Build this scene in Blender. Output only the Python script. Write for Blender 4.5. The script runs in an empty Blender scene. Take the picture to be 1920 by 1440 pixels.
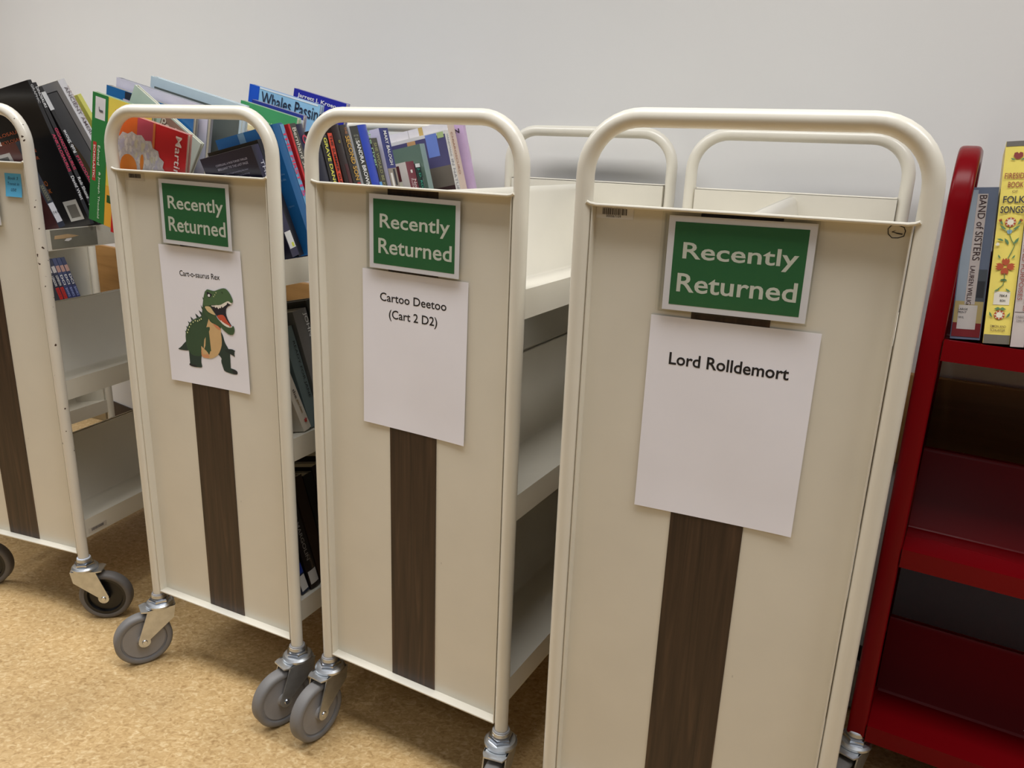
import bpy, bmesh, math, random
from mathutils import Vector, Matrix
S = bpy.context.scene
COL = S.collection
R = math.radians
random.seed(7)

# ------------------------------------------------------------------ camera
F_PX, CAM_H, PITCH, ROLL = 1468.888, 1.184773, 0.291579, 0.036799
cam = bpy.data.cameras.new('camera')
cam.sensor_fit = 'HORIZONTAL'
cam.sensor_width = 36.0
cam.lens = F_PX / 1920 * 36
cam.clip_start = 0.02
camo = bpy.data.objects.new('camera', cam)
COL.objects.link(camo)
fx = Vector((1, 0, 0)); ff = Vector((0, math.cos(PITCH), -math.sin(PITCH))); fu = Vector((0, math.sin(PITCH), math.cos(PITCH)))
rr = fx * math.cos(ROLL) + fu * math.sin(ROLL)
uu = -fx * math.sin(ROLL) + fu * math.cos(ROLL)
mw = Matrix((rr, uu, -ff)).transposed().to_4x4()
mw.translation = Vector((0, 0, CAM_H))
camo.matrix_world = mw
S.camera = camo

# ------------------------------------------------------------------ world, lights, exposure
S.view_settings.view_transform = 'Standard'
S.view_settings.look = 'None'
S.view_settings.gamma = 1
S.view_settings.use_curve_mapping = False
S.view_settings.exposure = 0.0
wd = bpy.data.worlds.new('world'); S.world = wd; wd.use_nodes = True
bgn = wd.node_tree.nodes['Background']
bgn.inputs[1].default_value = 1.0
_t = wd.node_tree; _tc = _t.nodes.new('ShaderNodeTexCoord'); _sp = _t.nodes.new('ShaderNodeSeparateXYZ'); _rp = _t.nodes.new('ShaderNodeValToRGB')
_rp.color_ramp.elements[0].position = 0.0; _rp.color_ramp.elements[0].color = (0.03, 0.03, 0.03, 1)
_rp.color_ramp.elements[1].position = 0.75; _rp.color_ramp.elements[1].color = (0.19, 0.195, 0.20, 1)
_t.links.new(_tc.outputs['Generated'], _sp.inputs[0]); _t.links.new(_sp.outputs['Z'], _rp.inputs['Fac']); _t.links.new(_rp.outputs['Color'], bgn.inputs[0])

def area(name, loc, sx, sy, power, col=(1, 0.988, 0.978), rz=0.0):
    l = bpy.data.lights.new(name, 'AREA'); l.shape = 'RECTANGLE'; l.size = sx; l.size_y = sy
    l.energy = power; l.color = col; l.spread = R(140)   # spread narrowed to darken the shelf interiors, fittings unseen
    o = bpy.data.objects.new(name, l); COL.objects.link(o)
    o.location = loc; o.rotation_euler = (0, 0, rz)
    return o
WALL_YAW = R(-29)
def lamp(sx, d, p, w=1.2, h=0.60):
    area('ceiling_lamp', (math.cos(WALL_YAW) * sx - math.sin(WALL_YAW) * d, math.sin(WALL_YAW) * sx + math.cos(WALL_YAW) * d, 2.70), w, h, p, rz=WALL_YAW)
for sx, p in ((-3.5, 30), (-1.9, 18.5), (-0.3, 18), (1.3, 19)): lamp(sx, 0.65, p)  # far-left lamp added and strengthened to brighten the left wall
for sx, p in ((-3.5, 4), (-1.9, 4), (-0.3, 4), (1.3, 4)): lamp(sx, -1.2, p, 1.2, 0.6)

# ------------------------------------------------------------------ materials
def lin(c):
    out = []
    for v in c:
        v = v / 255.0
        out.append(v / 12.92 if v <= 0.04045 else ((v + 0.055) / 1.055) ** 2.4)
    return (*out, 1.0)
MATS = {}
def mat(name, rgb, rough=0.5, metal=0.0, coat=0.0, var=0.06, scale=40.0, bump=0.0):
    if name in MATS: return MATS[name]
    m = bpy.data.materials.new(name); m.use_nodes = True
    nt = m.node_tree; b = nt.nodes['Principled BSDF']
    b.inputs['Roughness'].default_value = rough
    b.inputs['Metallic'].default_value = metal
    b.inputs['Coat Weight'].default_value = coat
    b.inputs['Coat Roughness'].default_value = 0.12
    c = lin(rgb)
    if var:
        tc = nt.nodes.new('ShaderNodeTexCoord'); n = nt.nodes.new('ShaderNodeTexNoise')
        n.inputs['Scale'].default_value = scale; n.inputs['Detail'].default_value = 4
        nt.links.new(tc.outputs['Object'], n.inputs['Vector'])
        r = nt.nodes.new('ShaderNodeValToRGB')
        r.color_ramp.elements[0].position = 0.3; r.color_ramp.elements[1].position = 0.7
        r.color_ramp.elements[0].color = tuple(v * (1 - var) for v in c[:3]) + (1,)
        r.color_ramp.elements[1].color = tuple(min(1, v * (1 + var)) for v in c[:3]) + (1,)
        nt.links.new(n.outputs['Fac'], r.inputs['Fac'])
        nt.links.new(r.outputs['Color'], b.inputs['Base Color'])
        if bump:
            bp = nt.nodes.new('ShaderNodeBump'); bp.inputs['Strength'].default_value = bump; bp.inputs['Distance'].default_value = 0.001
            nt.links.new(n.outputs['Fac'], bp.inputs['Height']); nt.links.new(bp.outputs['Normal'], b.inputs['Normal'])
    else:
        b.inputs['Base Color'].default_value = c
    MATS[name] = m
    return m

def paint(name, rgb, chip=None, thr=0.74, cs=55.0, rough=0.30, mark=(110, 104, 96)):
    """enamel paint with faint mottling, sparse scuffs and (optionally) chips"""
    m = mat(name, rgb, rough, coat=0.25, var=0.025, scale=9.0)
    nt = m.node_tree; b = nt.nodes['Principled BSDF']
    src = b.inputs['Base Color'].links[0].from_socket
    tc = nt.nodes.new('ShaderNodeTexCoord')
    def spots(src, scale, lo, hi, col, stretch=(1, 1, 1), detail=2.0):
        mp = nt.nodes.new('ShaderNodeMapping'); mp.inputs['Scale'].default_value = stretch
        nt.links.new(tc.outputs['Object'], mp.inputs['Vector'])
        n = nt.nodes.new('ShaderNodeTexNoise'); n.inputs['Scale'].default_value = scale; n.inputs['Detail'].default_value = detail
        nt.links.new(mp.outputs['Vector'], n.inputs['Vector'])
        mr = nt.nodes.new('ShaderNodeMapRange'); mr.inputs[1].default_value = lo; mr.inputs[2].default_value = hi
        nt.links.new(n.outputs['Fac'], mr.inputs[0])
        mx = nt.nodes.new('ShaderNodeMix'); mx.data_type = 'RGBA'
        nt.links.new(mr.outputs[0], mx.inputs[0]); nt.links.new(src, mx.inputs[6])
        mx.inputs[7].default_value = lin(col)
        return mx.outputs[2]
    src = spots(src, 38, 0.80, 0.86, mark, (1, 1, 0.5), 3)
    if chip: src = spots(src, cs, thr, thr + 0.02, chip)
    nt.links.new(src, b.inputs['Base Color'])
    return m

CREAM = paint('cream_enamel', (224, 219, 205))
CREAMCHIP = paint('cream_enamel_chipped', (223, 217, 204), chip=(70, 52, 40), thr=0.692, cs=70)
RED = paint('red_enamel', (112, 5, 13), chip=(196, 170, 165), thr=0.80, cs=70, rough=0.26, mark=(110, 16, 20))
RED.node_tree.nodes['Principled BSDF'].inputs['Coat Weight'].default_value = 0.0
RED.node_tree.nodes['Principled BSDF'].inputs['Specular IOR Level'].default_value = 0.13
ZINC = mat('zinc_plate', (206, 210, 214), 0.40, metal=1.0, var=0.10, scale=60)
ZINCB = mat('bright_zinc', (205, 210, 220), 0.16, metal=1.0, var=0.06, scale=80)
GREYR = mat('grey_rubber', (121, 119, 118), 0.55, var=0.05)
GREYD = mat('grey_wheel_disc', (139, 137, 137), 0.42, var=0.05)
DKR = mat('dark_grey_rubber', (104, 100, 97), 0.6, var=0.05)
BLKD = mat('black_hub_plastic', (22, 22, 24), 0.35, var=0.0)
NYLON = mat('white_nylon', (205, 212, 225), 0.35, var=0.0)
WHITEP = mat('white_paper', (242, 241, 249), 0.75, var=0.012, scale=14)
INK = mat('black_ink', (24, 22, 26), 0.6, var=0)
GREEN = mat('sign_green', (46, 112, 66), 0.55, var=0.05, scale=10)
OFFW = mat('sign_letter_white', (226, 230, 220), 0.6, var=0)
PAGES = mat('book_pages', (226, 217, 196), 0.8, var=0.06, scale=120)
STICK = mat('white_sticker', (226, 224, 222), 0.5, var=0.02)

def clear_plastic():
    m = bpy.data.materials.new('clear_plastic'); m.use_nodes = True; nt = m.node_tree; nt.nodes.clear()
    out = nt.nodes.new('ShaderNodeOutputMaterial'); mix = nt.nodes.new('ShaderNodeMixShader')
    tr = nt.nodes.new('ShaderNodeBsdfTransparent'); gl = nt.nodes.new('ShaderNodeBsdfGlossy'); lw = nt.nodes.new('ShaderNodeLayerWeight')
    tr.inputs[0].default_value = (0.985, 0.99, 0.985, 1)
    gl.inputs['Roughness'].default_value = 0.08; lw.inputs[0].default_value = 0.5
    pw = nt.nodes.new('ShaderNodeMath'); pw.operation = 'POWER'; pw.inputs[1].default_value = 4.0
    mr = nt.nodes.new('ShaderNodeMapRange'); mr.inputs[3].default_value = 0.025; mr.inputs[4].default_value = 0.6
    nt.links.new(lw.outputs['Facing'], pw.inputs[0]); nt.links.new(pw.outputs[0], mr.inputs[0])
    nt.links.new(mr.outputs[0], mix.inputs[0]); nt.links.new(tr.outputs[0], mix.inputs[1]); nt.links.new(gl.outputs[0], mix.inputs[2])
    nt.links.new(mix.outputs[0], out.inputs[0])
    return m
CLEAR = clear_plastic()

def ramp_mat(name, stops, scale, detail, dist, stretch=(1, 1, 1), rough=0.4, bump=0.0, coat=0.0, lowfreq=0.0):
    m = bpy.data.materials.new(name); m.use_nodes = True; nt = m.node_tree; b = nt.nodes['Principled BSDF']
    b.inputs['Roughness'].default_value = rough; b.inputs['Coat Weight'].default_value = coat; b.inputs['Coat Roughness'].default_value = 0.2
    tc = nt.nodes.new('ShaderNodeTexCoord'); mp = nt.nodes.new('ShaderNodeMapping'); mp.inputs['Scale'].default_value = stretch
    n = nt.nodes.new('ShaderNodeTexNoise'); n.inputs['Scale'].default_value = scale; n.inputs['Detail'].default_value = detail; n.inputs['Distortion'].default_value = dist
    r = nt.nodes.new('ShaderNodeValToRGB'); cr = r.color_ramp
    while len(cr.elements) < len(stops): cr.elements.new(0.5)
    for e, (p, c) in zip(cr.elements, stops): e.position = p; e.color = lin(c)
    nt.links.new(tc.outputs['Object'], mp.inputs['Vector']); nt.links.new(mp.outputs['Vector'], n.inputs['Vector'])
    nt.links.new(n.outputs['Fac'], r.inputs['Fac'])
    src = r.outputs['Color']
    if lowfreq:
        n2 = nt.nodes.new('ShaderNodeTexNoise'); n2.inputs['Scale'].default_value = 4.0; n2.inputs['Detail'].default_value = 3
        nt.links.new(tc.outputs['Object'], n2.inputs['Vector'])
        mr = nt.nodes.new('ShaderNodeMapRange'); mr.inputs[1].default_value = 0.3; mr.inputs[2].default_value = 0.7
        mr.inputs[3].default_value = 1 - lowfreq; mr.inputs[4].default_value = 1 + lowfreq
        nt.links.new(n2.outputs['Fac'], mr.inputs[0])
        vm = nt.nodes.new('ShaderNodeVectorMath'); vm.operation = 'SCALE'
        nt.links.new(src, vm.inputs[0]); nt.links.new(mr.outputs[0], vm.inputs['Scale']); src = vm.outputs[0]
    nt.links.new(src, b.inputs['Base Color'])
    if bump:
        bp = nt.nodes.new('ShaderNodeBump'); bp.inputs['Strength'].default_value = bump; bp.inputs['Distance'].default_value = 0.0015
        nt.links.new(n.outputs['Fac'], bp.inputs['Height']); nt.links.new(bp.outputs['Normal'], b.inputs['Normal'])
    return m
FLOORM = ramp_mat('marbled_linoleum', [(0.28, (164, 131, 84)), (0.43, (191, 158, 108)), (0.54, (201, 169, 119)), (0.63, (212, 184, 137)), (0.76, (226, 203, 160))],
                  80, 12, 1.1, (1.0, 1.4, 1.0), 0.42, 0.02, lowfreq=0.12)
WALNUT = ramp_mat('walnut_laminate', [(0.30, (38, 26, 20)), (0.47, (56, 40, 30)), (0.58, (66, 48, 36)), (0.72, (84, 62, 45))], 30, 7, 1.2, (2.2, 2.2, 0.10), 0.42)
OAKM = ramp_mat('brown_wood', [(0.3, (150, 110, 62)), (0.5, (160, 119, 68)), (0.7, (170, 128, 76))], 12, 6, 0.8, (0.3, 0.3, 3.0), 0.4)
WALLM = mat('wall_paint', (227, 226, 224), 0.7, var=0.012, scale=3.0, bump=0.02)

# ------------------------------------------------------------------ mesh helpers
class MB:
    def __init__(self): self.bm = bmesh.new()
    def box(self, lo, hi, mi=0, bev=0.0, M=None):
        x0, y0, z0 = lo; x1, y1, z1 = hi
        vs = [self.bm.verts.new(p) for p in ((x0,y0,z0),(x1,y0,z0),(x1,y1,z0),(x0,y1,z0),(x0,y0,z1),(x1,y0,z1),(x1,y1,z1),(x0,y1,z1))]
        fs = [self.bm.faces.new([vs[i] for i in q]) for q in ((3,2,1,0),(4,5,6,7),(0,1,5,4),(1,2,6,5),(2,3,7,6),(3,0,4,7))]
        for f in fs: f.material_index = mi
        if bev:
            es = list({e for f in fs for e in f.edges})
            r = bmesh.ops.bevel(self.bm, geom=es, offset=bev, segments=2, affect='EDGES', profile=0.5)
            vs = list({v for f in r['faces'] for v in f.verts} | {v for v in vs if v.is_valid})
        if M is not None: bmesh.ops.transform(self.bm, matrix=M, verts=[v for v in vs if v.is_valid])
        return self
    def tube(self, pts, r, n=16, mi=0, caps=True):
        pts = [Vector(p) for p in pts]; rings = []
        t0 = (pts[1] - pts[0]).normalized()
        ref = Vector((0, 0, 1)) if abs(t0.z) < 0.9 else Vector((0, 1, 0))
        a = t0.cross(ref).normalized()
        for i, p in enumerate(pts):
            if i == 0: t = t0
            elif i == len(pts) - 1: t = (pts[i] - pts[i-1]).normalized()
            else: t = ((pts[i+1] - pts[i]).normalized() + (pts[i] - pts[i-1]).normalized()).normalized()
            a = (a - t * a.dot(t)).normalized(); b = t.cross(a)
            rad = r[i] if isinstance(r, (list, tuple)) else r
            rings.append([self.bm.verts.new(p + (a * math.cos(2*math.pi*k/n) + b * math.sin(2*math.pi*k/n)) * rad) for k in range(n)])
        for q0, q1 in zip(rings, rings[1:]):
            for k in range(n):
                f = self.bm.faces.new((q0[k], q0[(k+1) % n], q1[(k+1) % n], q1[k])); f.material_index = mi
        if caps:
            for q in (rings[0][::-1], rings[-1]): self.bm.faces.new(q).material_index = mi
        return self
    def lathe(self, prof, n=32, M=None, mi=0):
        """prof: (radius, height) list, revolved about local z"""
        M = M or Matrix(); rings = []
        for r, h in prof:
            if r < 1e-6: rings.append([self.bm.verts.new(M @ Vector((0, 0, h)))])
            else: rings.append([self.bm.verts.new(M @ Vector((r*math.cos(2*math.pi*k/n), r*math.sin(2*math.pi*k/n), h))) for k in range(n)])
        for q0, q1 in zip(rings, rings[1:]):
            for k in range(n):
                a, b = q0[k % len(q0)], q0[(k+1) % len(q0)]; c, d = q1[(k+1) % len(q1)], q1[k % len(q1)]
                vs = [];
                for v in (a, b, c, d):
                    if v not in vs: vs.append(v)
                if len(vs) > 2: self.bm.faces.new(vs).material_index = mi
        return self
    def prism(self, poly, h0, h1, M=None, mi=0, side=None, cap=True):
        """2D polygon (x,y) extruded along z from h0 to h1; side(i) -> material index of side i"""
        M = M or Matrix()
        a = [self.bm.verts.new(M @ Vector((p[0], p[1], h0))) for p in poly]
        b = [self.bm.verts.new(M @ Vector((p[0], p[1], h1))) for p in poly]
        n = len(poly)
        for i in range(n):
            f = self.bm.faces.new((a[i], a[(i+1) % n], b[(i+1) % n], b[i])); f.material_index = side(i) if side else mi
        if cap:
            self.bm.faces.new(a[::-1]).material_index = mi; self.bm.faces.new(b).material_index = mi
        return self
    def quad(self, pts, mi=0):
        self.bm.faces.new([self.bm.verts.new(p) for p in pts]).material_index = mi
        return self
    def mesh(self, name, mats, smooth=True, ang=35):
        bm = self.bm
        bmesh.ops.recalc_face_normals(bm, faces=bm.faces)
        me = bpy.data.meshes.new(name); 
        for f in bm.faces: f.smooth = smooth
        if smooth:
            for e in bm.edges:
                if len(e.link_faces) == 2 and e.calc_face_angle(0) > R(ang): e.smooth = False
        bm.to_mesh(me); bm.free()
        for m in (mats if isinstance(mats, (list, tuple)) else [mats]): me.materials.append(m)
        return me
    def build(self, name, mats, parent=None, smooth=True, ang=35):
        return link(name, self.mesh(name, mats, smooth, ang), parent)
def link(name, data, parent=None):
    o = bpy.data.objects.new(name, data); COL.objects.link(o)
    if parent: o.parent = parent
    return o
def tag(o, label, cat=None, group=None):
    o['label'] = label
    if cat: o['category'] = cat
    if group: o['group'] = group
    return o
def thing(name, M, label, cat, group=None):
    o = link(name, None); o.empty_display_size = 0.05; o.matrix_world = M
    return tag(o, label, cat, group)
def structure(o): o['kind'] = 'structure'; return o

def text(parent, name, s, o, xd, yd, w, h, m, bold=0.0, align='C', space=1.0, shear=0.0):
    """lettering fitted into a w x h box; o = box centre (C) or left-middle (L); xd reading direction, yd letter-up"""
    cu = bpy.data.curves.new(name, 'FONT'); cu.body = s; cu.offset = bold; cu.resolution_u = 3; cu.space_character = space; cu.shear = shear
    cu.align_x = 'CENTER'
    tmp = bpy.data.objects.new(name, cu); COL.objects.link(tmp)
    dg = bpy.context.evaluated_depsgraph_get(); dg.update()
    me = bpy.data.meshes.new_from_object(tmp.evaluated_get(dg))
    bpy.data.objects.remove(tmp); bpy.data.curves.remove(cu)
    me.name = name
    tb = bmesh.new(); tb.from_mesh(me); bmesh.ops.remove_doubles(tb, verts=tb.verts, dist=0.002); bmesh.ops.dissolve_degenerate(tb, edges=tb.edges, dist=0.002)
    bmesh.ops.triangulate(tb, faces=tb.faces); bmesh.ops.delete(tb, geom=[f for f in tb.faces if f.calc_area() < 2e-6], context='FACES')
    for f in tb.faces: f.smooth = False
    tb.to_mesh(me); tb.free()
    xs = [v.co.x for v in me.vertices]; ys = [v.co.y for v in me.vertices]
    x0, x1 = min(xs), max(xs); y0, y1 = min(ys), max(ys)
    xd = Vector(xd).normalized(); yd = Vector(yd).normalized(); nz = xd.cross(yd); o = Vector(o)
    for v in me.vertices:
        a = ((v.co.x - x0) / (x1 - x0) - (0.5 if align == 'C' else 0)) * w
        b = ((v.co.y - y0) / (y1 - y0) - 0.5) * h
        v.co = o + xd * a + yd * b
    me.materials.clear(); me.materials.append(m)
    return link(name, me, parent)

# ------------------------------------------------------------------ room
def wall_pt(s, d, z): # s along wall, d distance from camera axis
    return Vector((math.cos(WALL_YAW) * s - math.sin(WALL_YAW) * d, math.sin(WALL_YAW) * s + math.cos(WALL_YAW) * d, z))
WD = 1.80
fl = structure(MB().box((-6, -4, -0.05), (6, 6, 0)).build('floor', FLOORM, smooth=False))
SC = (-0.787 * math.cos(WALL_YAW) + 2.494 * math.sin(WALL_YAW))   # where the wall bends
WM = Matrix.Rotation(WALL_YAW, 4, 'Z')
wb = structure(MB().box((SC, WD, 0), (4.5, WD + 0.1, 2.9), M=WM).build('wall_back', WALLM, smooth=False))
LY = WALL_YAW - R(7)
LP = wall_pt(SC, WD, 0)
LM = Matrix.Translation(LP) @ Matrix.Rotation(LY, 4, 'Z')
wl = structure(MB().box((-4.5, 0, 0), (0, 0.1, 2.9), M=LM).build('wall_left', WALLM, smooth=False))
structure(MB().box((SC, WD - 0.02, 0.565), (4.5, WD, 0.765), bev=0.004, M=WM).build('trim_1', OAKM))
structure(MB().box((-4.5, -0.02, 0.565), (0, 0, 0.765), bev=0.004, M=LM).build('trim_2', OAKM))
BASEM = mat('dark_cove_base', (62, 50, 42), 0.5)
structure(MB().box((SC, WD - 0.006, 0), (4.5, WD, 0.10), bev=0.002, M=WM).build('baseboard_back', BASEM))
structure(MB().box((-4.5, -0.006, 0), (0, 0, 0.10), bev=0.002, M=LM).build('baseboard_left', BASEM))

# ------------------------------------------------------------------ cream carts
WIN, WT, ZC, ZB, ZT, LEN, ZTOP = 0.3823, 0.4101, 1.1207, 0.1819, 0.165, 0.6901, 1.2284
SHELF = (0.9756, 0.6254, 0.2636)
CART = {'rolldemort': (0.27532, 0.98953, -0.406443), 'deetoo': (-0.17633, 1.28841, -0.500907),
        'rex': (-0.61716, 1.50741, -0.446755), 'chipped': (-1.24847, 1.80721, -0.330163), 'far': (-1.9095, 2.1330, -0.385)}
def CF(k):
    x, y, a = CART[k]
    return Matrix.Translation((x, y, 0)) @ Matrix.Rotation(a, 4, 'Z')

def hoop_mesh():
    r, c = 0.0122, 0.072; hw = WT / 2; pts = [(-hw, 0, ZT), (-hw, 0, 0.6), (-hw, 0, ZTOP - c)]
    for k in range(1, 10):
        t = math.pi / 2 * k / 10; pts.append((-hw + c - c * math.cos(t), 0, ZTOP - c + c * math.sin(t)))
    pts += [(-hw + c, 0, ZTOP), (0, 0, ZTOP)]
    pts += [(-p[0], p[1], p[2]) for p in pts[-2::-1]]
    return MB().tube(pts, r, 20)
def pan_mesh():
    b = MB(); hw = WT / 2 - 0.0122 - 0.0007
    b.box((-hw, 0.011, ZB), (hw, 0.0125, ZC - 0.002))
    for s in (-1, 1):
        x0, x1 = sorted((s * hw, s * (hw - 0.0016)))
        b.box((x0, -0.006, ZB), (x1, 0.011, ZC - 0.002))
    b.box((-hw, -0.007, ZB - 0.0035), (hw, 0.0125, ZB), bev=0.0012)
    # top lip: rolled edge whose ends wrap on to the tubes
    b.tube([(-hw - 0.006, -0.0100, ZC + 0.001), (-hw - 0.002, -0.0085, ZC - 0.001), (-hw + 0.006, -0.006, ZC - 0.0025), (hw - 0.006, -0.006, ZC - 0.0025), (hw + 0.002, -0.0085, ZC - 0.001), (hw + 0.006, -0.0100, ZC + 0.001)], 0.0023, 10)
    b.box((-hw, -0.006, ZC - 0.0032), (hw, 0.0125, ZC - 0.0014))
    return b
def shelf_mesh(z, side, top):
    """slanted shelf: front lip, floor falling inward, back panel leaning to the middle"""
    pr = [(0.190, -0.0475), (0.2057, -0.0475), (0.2057, 0.0), (0.054, -0.0341), (0.0475, -0.030), (0.013, 0.126), (0.008, 0.1345), (0.0015, 0.1375)]
    if not top: pr = pr[:-3] + [(0.012, 0.132), (0.008, 0.1395), (0.004, 0.1395)]
    t = 0.0016; n = len(pr); out = []
    # offset copy for thickness (outward from the reading side)
    def off(i):
        a = Vector(pr[max(i-1, 0)]); b = Vector(pr[min(i+1, n-1)]); d = (b - a).normalized()
        return Vector(pr[i]) + Vector((d.y, -d.x)) * -t
    inner = [off(i) for i in range(n)]
    poly = [(p[0], p[1]) for p in pr] + [(p.x, p.y) for p in inner[::-1]]
    M = Matrix(((side, 0, 0, 0), (0, 0, 1, 0), (0, 1, 0, z), (0, 0, 0, 1)))
    b = MB().prism(poly, 0.0125, LEN - 0.0125, M)
    return b

def caster_parts(dark):
    """stem at origin (0,0) top z=ZT, wheel trailing along +x"""
    tr, wr = 0.043, 0.0625
    f = MB()
    f.lathe([(0.012, ZT + 0.004), (0.0165, ZT + 0.003), (0.0172, ZT - 0.004), (0.0155, ZT - 0.006)], 24)
    f.lathe([(0.018, ZT - 0.015), (0.027, ZT - 0.016), (0.0305, ZT - 0.020), (0.0305, ZT - 0.0245), (0.026, ZT - 0.028), (0.0, ZT - 0.028)], 32)
    zt = ZT - 0.026
    f.prism([(-0.024, -0.0225), (0.034, -0.0225), (0.044, -0.018), (0.044, 0.018), (0.034, 0.0225), (-0.024, 0.0225), (-0.031, 0.012), (-0.031, -0.012)], zt - 0.003, zt)
    leg = [(-0.029, zt), (0.030, zt), (tr + 0.0125, wr + 0.006)]
    for k in range(0, 9):
        t = R(20 - k * 25); leg.append((tr + 0.013 * math.cos(t), wr + 0.013 * math.sin(t)))
    leg += [(tr - 0.0125, wr + 0.004), (-0.024, zt - 0.030)]
    for s in (-1, 1):
        M = Matrix(((1, 0, 0, 0), (0, 0, 1, s * 0.0208), (0, 1, 0, 0), (0, 0, 0, 1)))
        f.prism(leg, -0.0013, 0.0013, M)
    fork = f.mesh('caster', ZINC)
    nut = MB().lathe([(0.014, ZT - 0.006), (0.0215, ZT - 0.0065), (0.0235, ZT - 0.009), (0.0235, ZT - 0.014), (0.0215, ZT - 0.016), (0.012, ZT - 0.016)], 6).mesh('stem_nut', ZINCB, smooth=False)
    col = MB().lathe([(0.0128, ZT + 0.006), (0.0155, ZT + 0.005), (0.0165, ZT - 0.004), (0.0128, ZT - 0.005)], 24).mesh('stem_collar', NYLON if dark else GREYD)
    A = Matrix(((1, 0, 0, tr), (0, 0, 1, 0), (0, 1, 0, wr), (0, 0, 0, 1)))
    tire = MB().lathe([(0.0488, -0.0080), (0.0500, -0.0132), (0.0555, -0.0150), (0.0600, -0.0130), (0.0625, -0.0095), (0.0625, 0.0095), (0.0600, 0.0130), (0.0555, 0.0150), (0.0500, 0.0132), (0.0488, 0.0080)], 56, A).mesh('tire', DKR if dark else GREYR, ang=50)
    if dark:
        pr = [(0.0, -0.0165), (0.010, -0.0165), (0.012, -0.006), (0.040, -0.005), (0.043, -0.0115), (0.0495, -0.0125)]
    else:
        pr = [(0.0, -0.0165), (0.012, -0.0165), (0.016, -0.0118), (0.036, -0.0092), (0.0455, -0.0100), (0.0475, -0.0085), (0.0495, -0.0085)]
    disc = MB().lathe(pr + [(r, -h) for r, h in pr[::-1]], 56, A).mesh('wheel', BLKD if dark else GREYD, ang=40)
    bolt = MB()
    bolt.lathe([(0.0, -0.0245), (0.0048, -0.0243), (0.0062, -0.0222), (0.0062, 0.0222), (0.0048, 0.0243), (0.0, 0.0245)], 16, A)
    bolt = bolt.mesh('axle_bolt', ZINCB)
    return fork, [('stem_nut', nut), ('stem_collar', col), ('tire', tire), ('wheel', disc), ('axle_bolt', bolt)]
CAST = {False: caster_parts(False), True: caster_parts(True)}

def barcode(parent, name, x0, z0, x1, z1, y, M=None, caption=None, back=None, grey=(70, 66, 70)):
    """little white sticker with bars; x/z box facing -y in its own frame M"""
    M = M or Matrix(); b = MB(); w, h = x1 - x0, z1 - z0
    b.box((x0, y - 0.0004, z0), (x1, y, z1), 0)
    rnd = random.Random(int((x0 + z0) * 1e5)); x = x0 + w * 0.16
    while x < x1 - w * 0.2:
        bw = w * rnd.choice((0.010, 0.018, 0.028))
        b.box((x, y - 0.0007, z0 + h * 0.32), (x + bw, y - 0.0004, z0 + h * 0.82), 1)
        x += bw + w * rnd.choice((0.010, 0.016))
    bmesh.ops.transform(b.bm, matrix=M, verts=b.bm.verts)
    o = b.build(name, [back or STICK, mat('barcode_ink_%d' % grey[0], grey, 0.6, var=0)], parent, smooth=False)
    if caption:
        text(o, 'caption', caption[0], M @ Vector(((x0 + x1) / 2 - w * .02, y - 0.0007, z0 + h * 0.90)), M.to_3x3() @ Vector((1, 0, 0)), M.to_3x3() @ Vector((0, 0, 1)), w * .62, h * .10, INK)
        text(o, 'number', caption[1], M @ Vector(((x0 + x1) / 2 - w * .03, y - 0.0007, z0 + h * 0.20)), M.to_3x3() @ Vector((1, 0, 0)), M.to_3x3() @ Vector((0, 0, 1)), w * .40, h * .20, INK)
    return o

HOOP = hoop_mesh().mesh('end_hoop', CREAM); HOOPC = HOOP.copy(); HOOPC.materials[0] = CREAMCHIP
PAN = pan_mesh().mesh('end_panel', CREAM)
STRIP = MB().box((-0.0505, 0.0098, ZB + 0.0006), (0.0498, 0.0112, ZC - 0.004)).mesh('wood_strip', WALNUT, smooth=False)
STRIPS = MB().box((-0.0505, 0.0098, ZB + 0.0006), (0.0498, 0.0112, 0.985)).mesh('wood_strip', WALNUT, smooth=False)
SHM = {(i, s): shelf_mesh(SHELF[i], s, i == 0).mesh('shelf', CREAM, ang=50) for i in range(3) for s in (-1, 1)}
FARM = Matrix.Translation((0, LEN, 0)) @ Matrix.Rotation(math.pi, 4, 'Z')
def flip(me):
    m2 = me.copy(); m2.transform(FARM); return m2
HOOPF, HOOPCF, PANF, STRIPF = flip(HOOP), flip(HOOPC), flip(PAN), flip(STRIP)

def cart(k, label, dark, chipped, dirs):
    c = thing('book_cart', CF(k), label, 'book cart', 'cream book carts along the wall')
    link('end_hoop', HOOPC if chipped else HOOP, c); link('end_hoop', HOOPCF if chipped else HOOPF, c)
    p = link('end_panel', PAN, c); tag(link('wood_strip', STRIPS if k == 'rex' else STRIP, p), 'dark walnut strip down the middle of the panel')
    p = link('end_panel', PANF, c); link('wood_strip', STRIPF, p)
    for i in range(3):
        for s in (-1, 1): link('shelf', SHM[(i, s)], c)
    fork, subs = CAST[dark]; a0 = CART[k][2]
    for (x, y), d in zip(((-WT/2, 0), (WT/2, 0), (-WT/2, LEN), (WT/2, LEN)), dirs):
        f = link('caster', fork, c); f.location = (x, y, 0); f.rotation_euler = (0, 0, d - a0)
        for n, me in subs: link(n, me, f)
    return c
V = lambda x, y: math.atan2(y, x)
cD = cart('rolldemort', 'cream book cart nearest the camera, empty, with the Lord Rolldemort poster on its end', False, False, (V(-.4, -.9), V(-.5, -.8), V(-.5, -.8), V(.7, -.6)))
cC = cart('deetoo', 'empty cream book cart with the Cartoo Deetoo poster on its end panel', False, False, (V(-.52, -.85), V(-.30, -.95), V(.3, -.9), V(-.6, -.8)))
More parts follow.
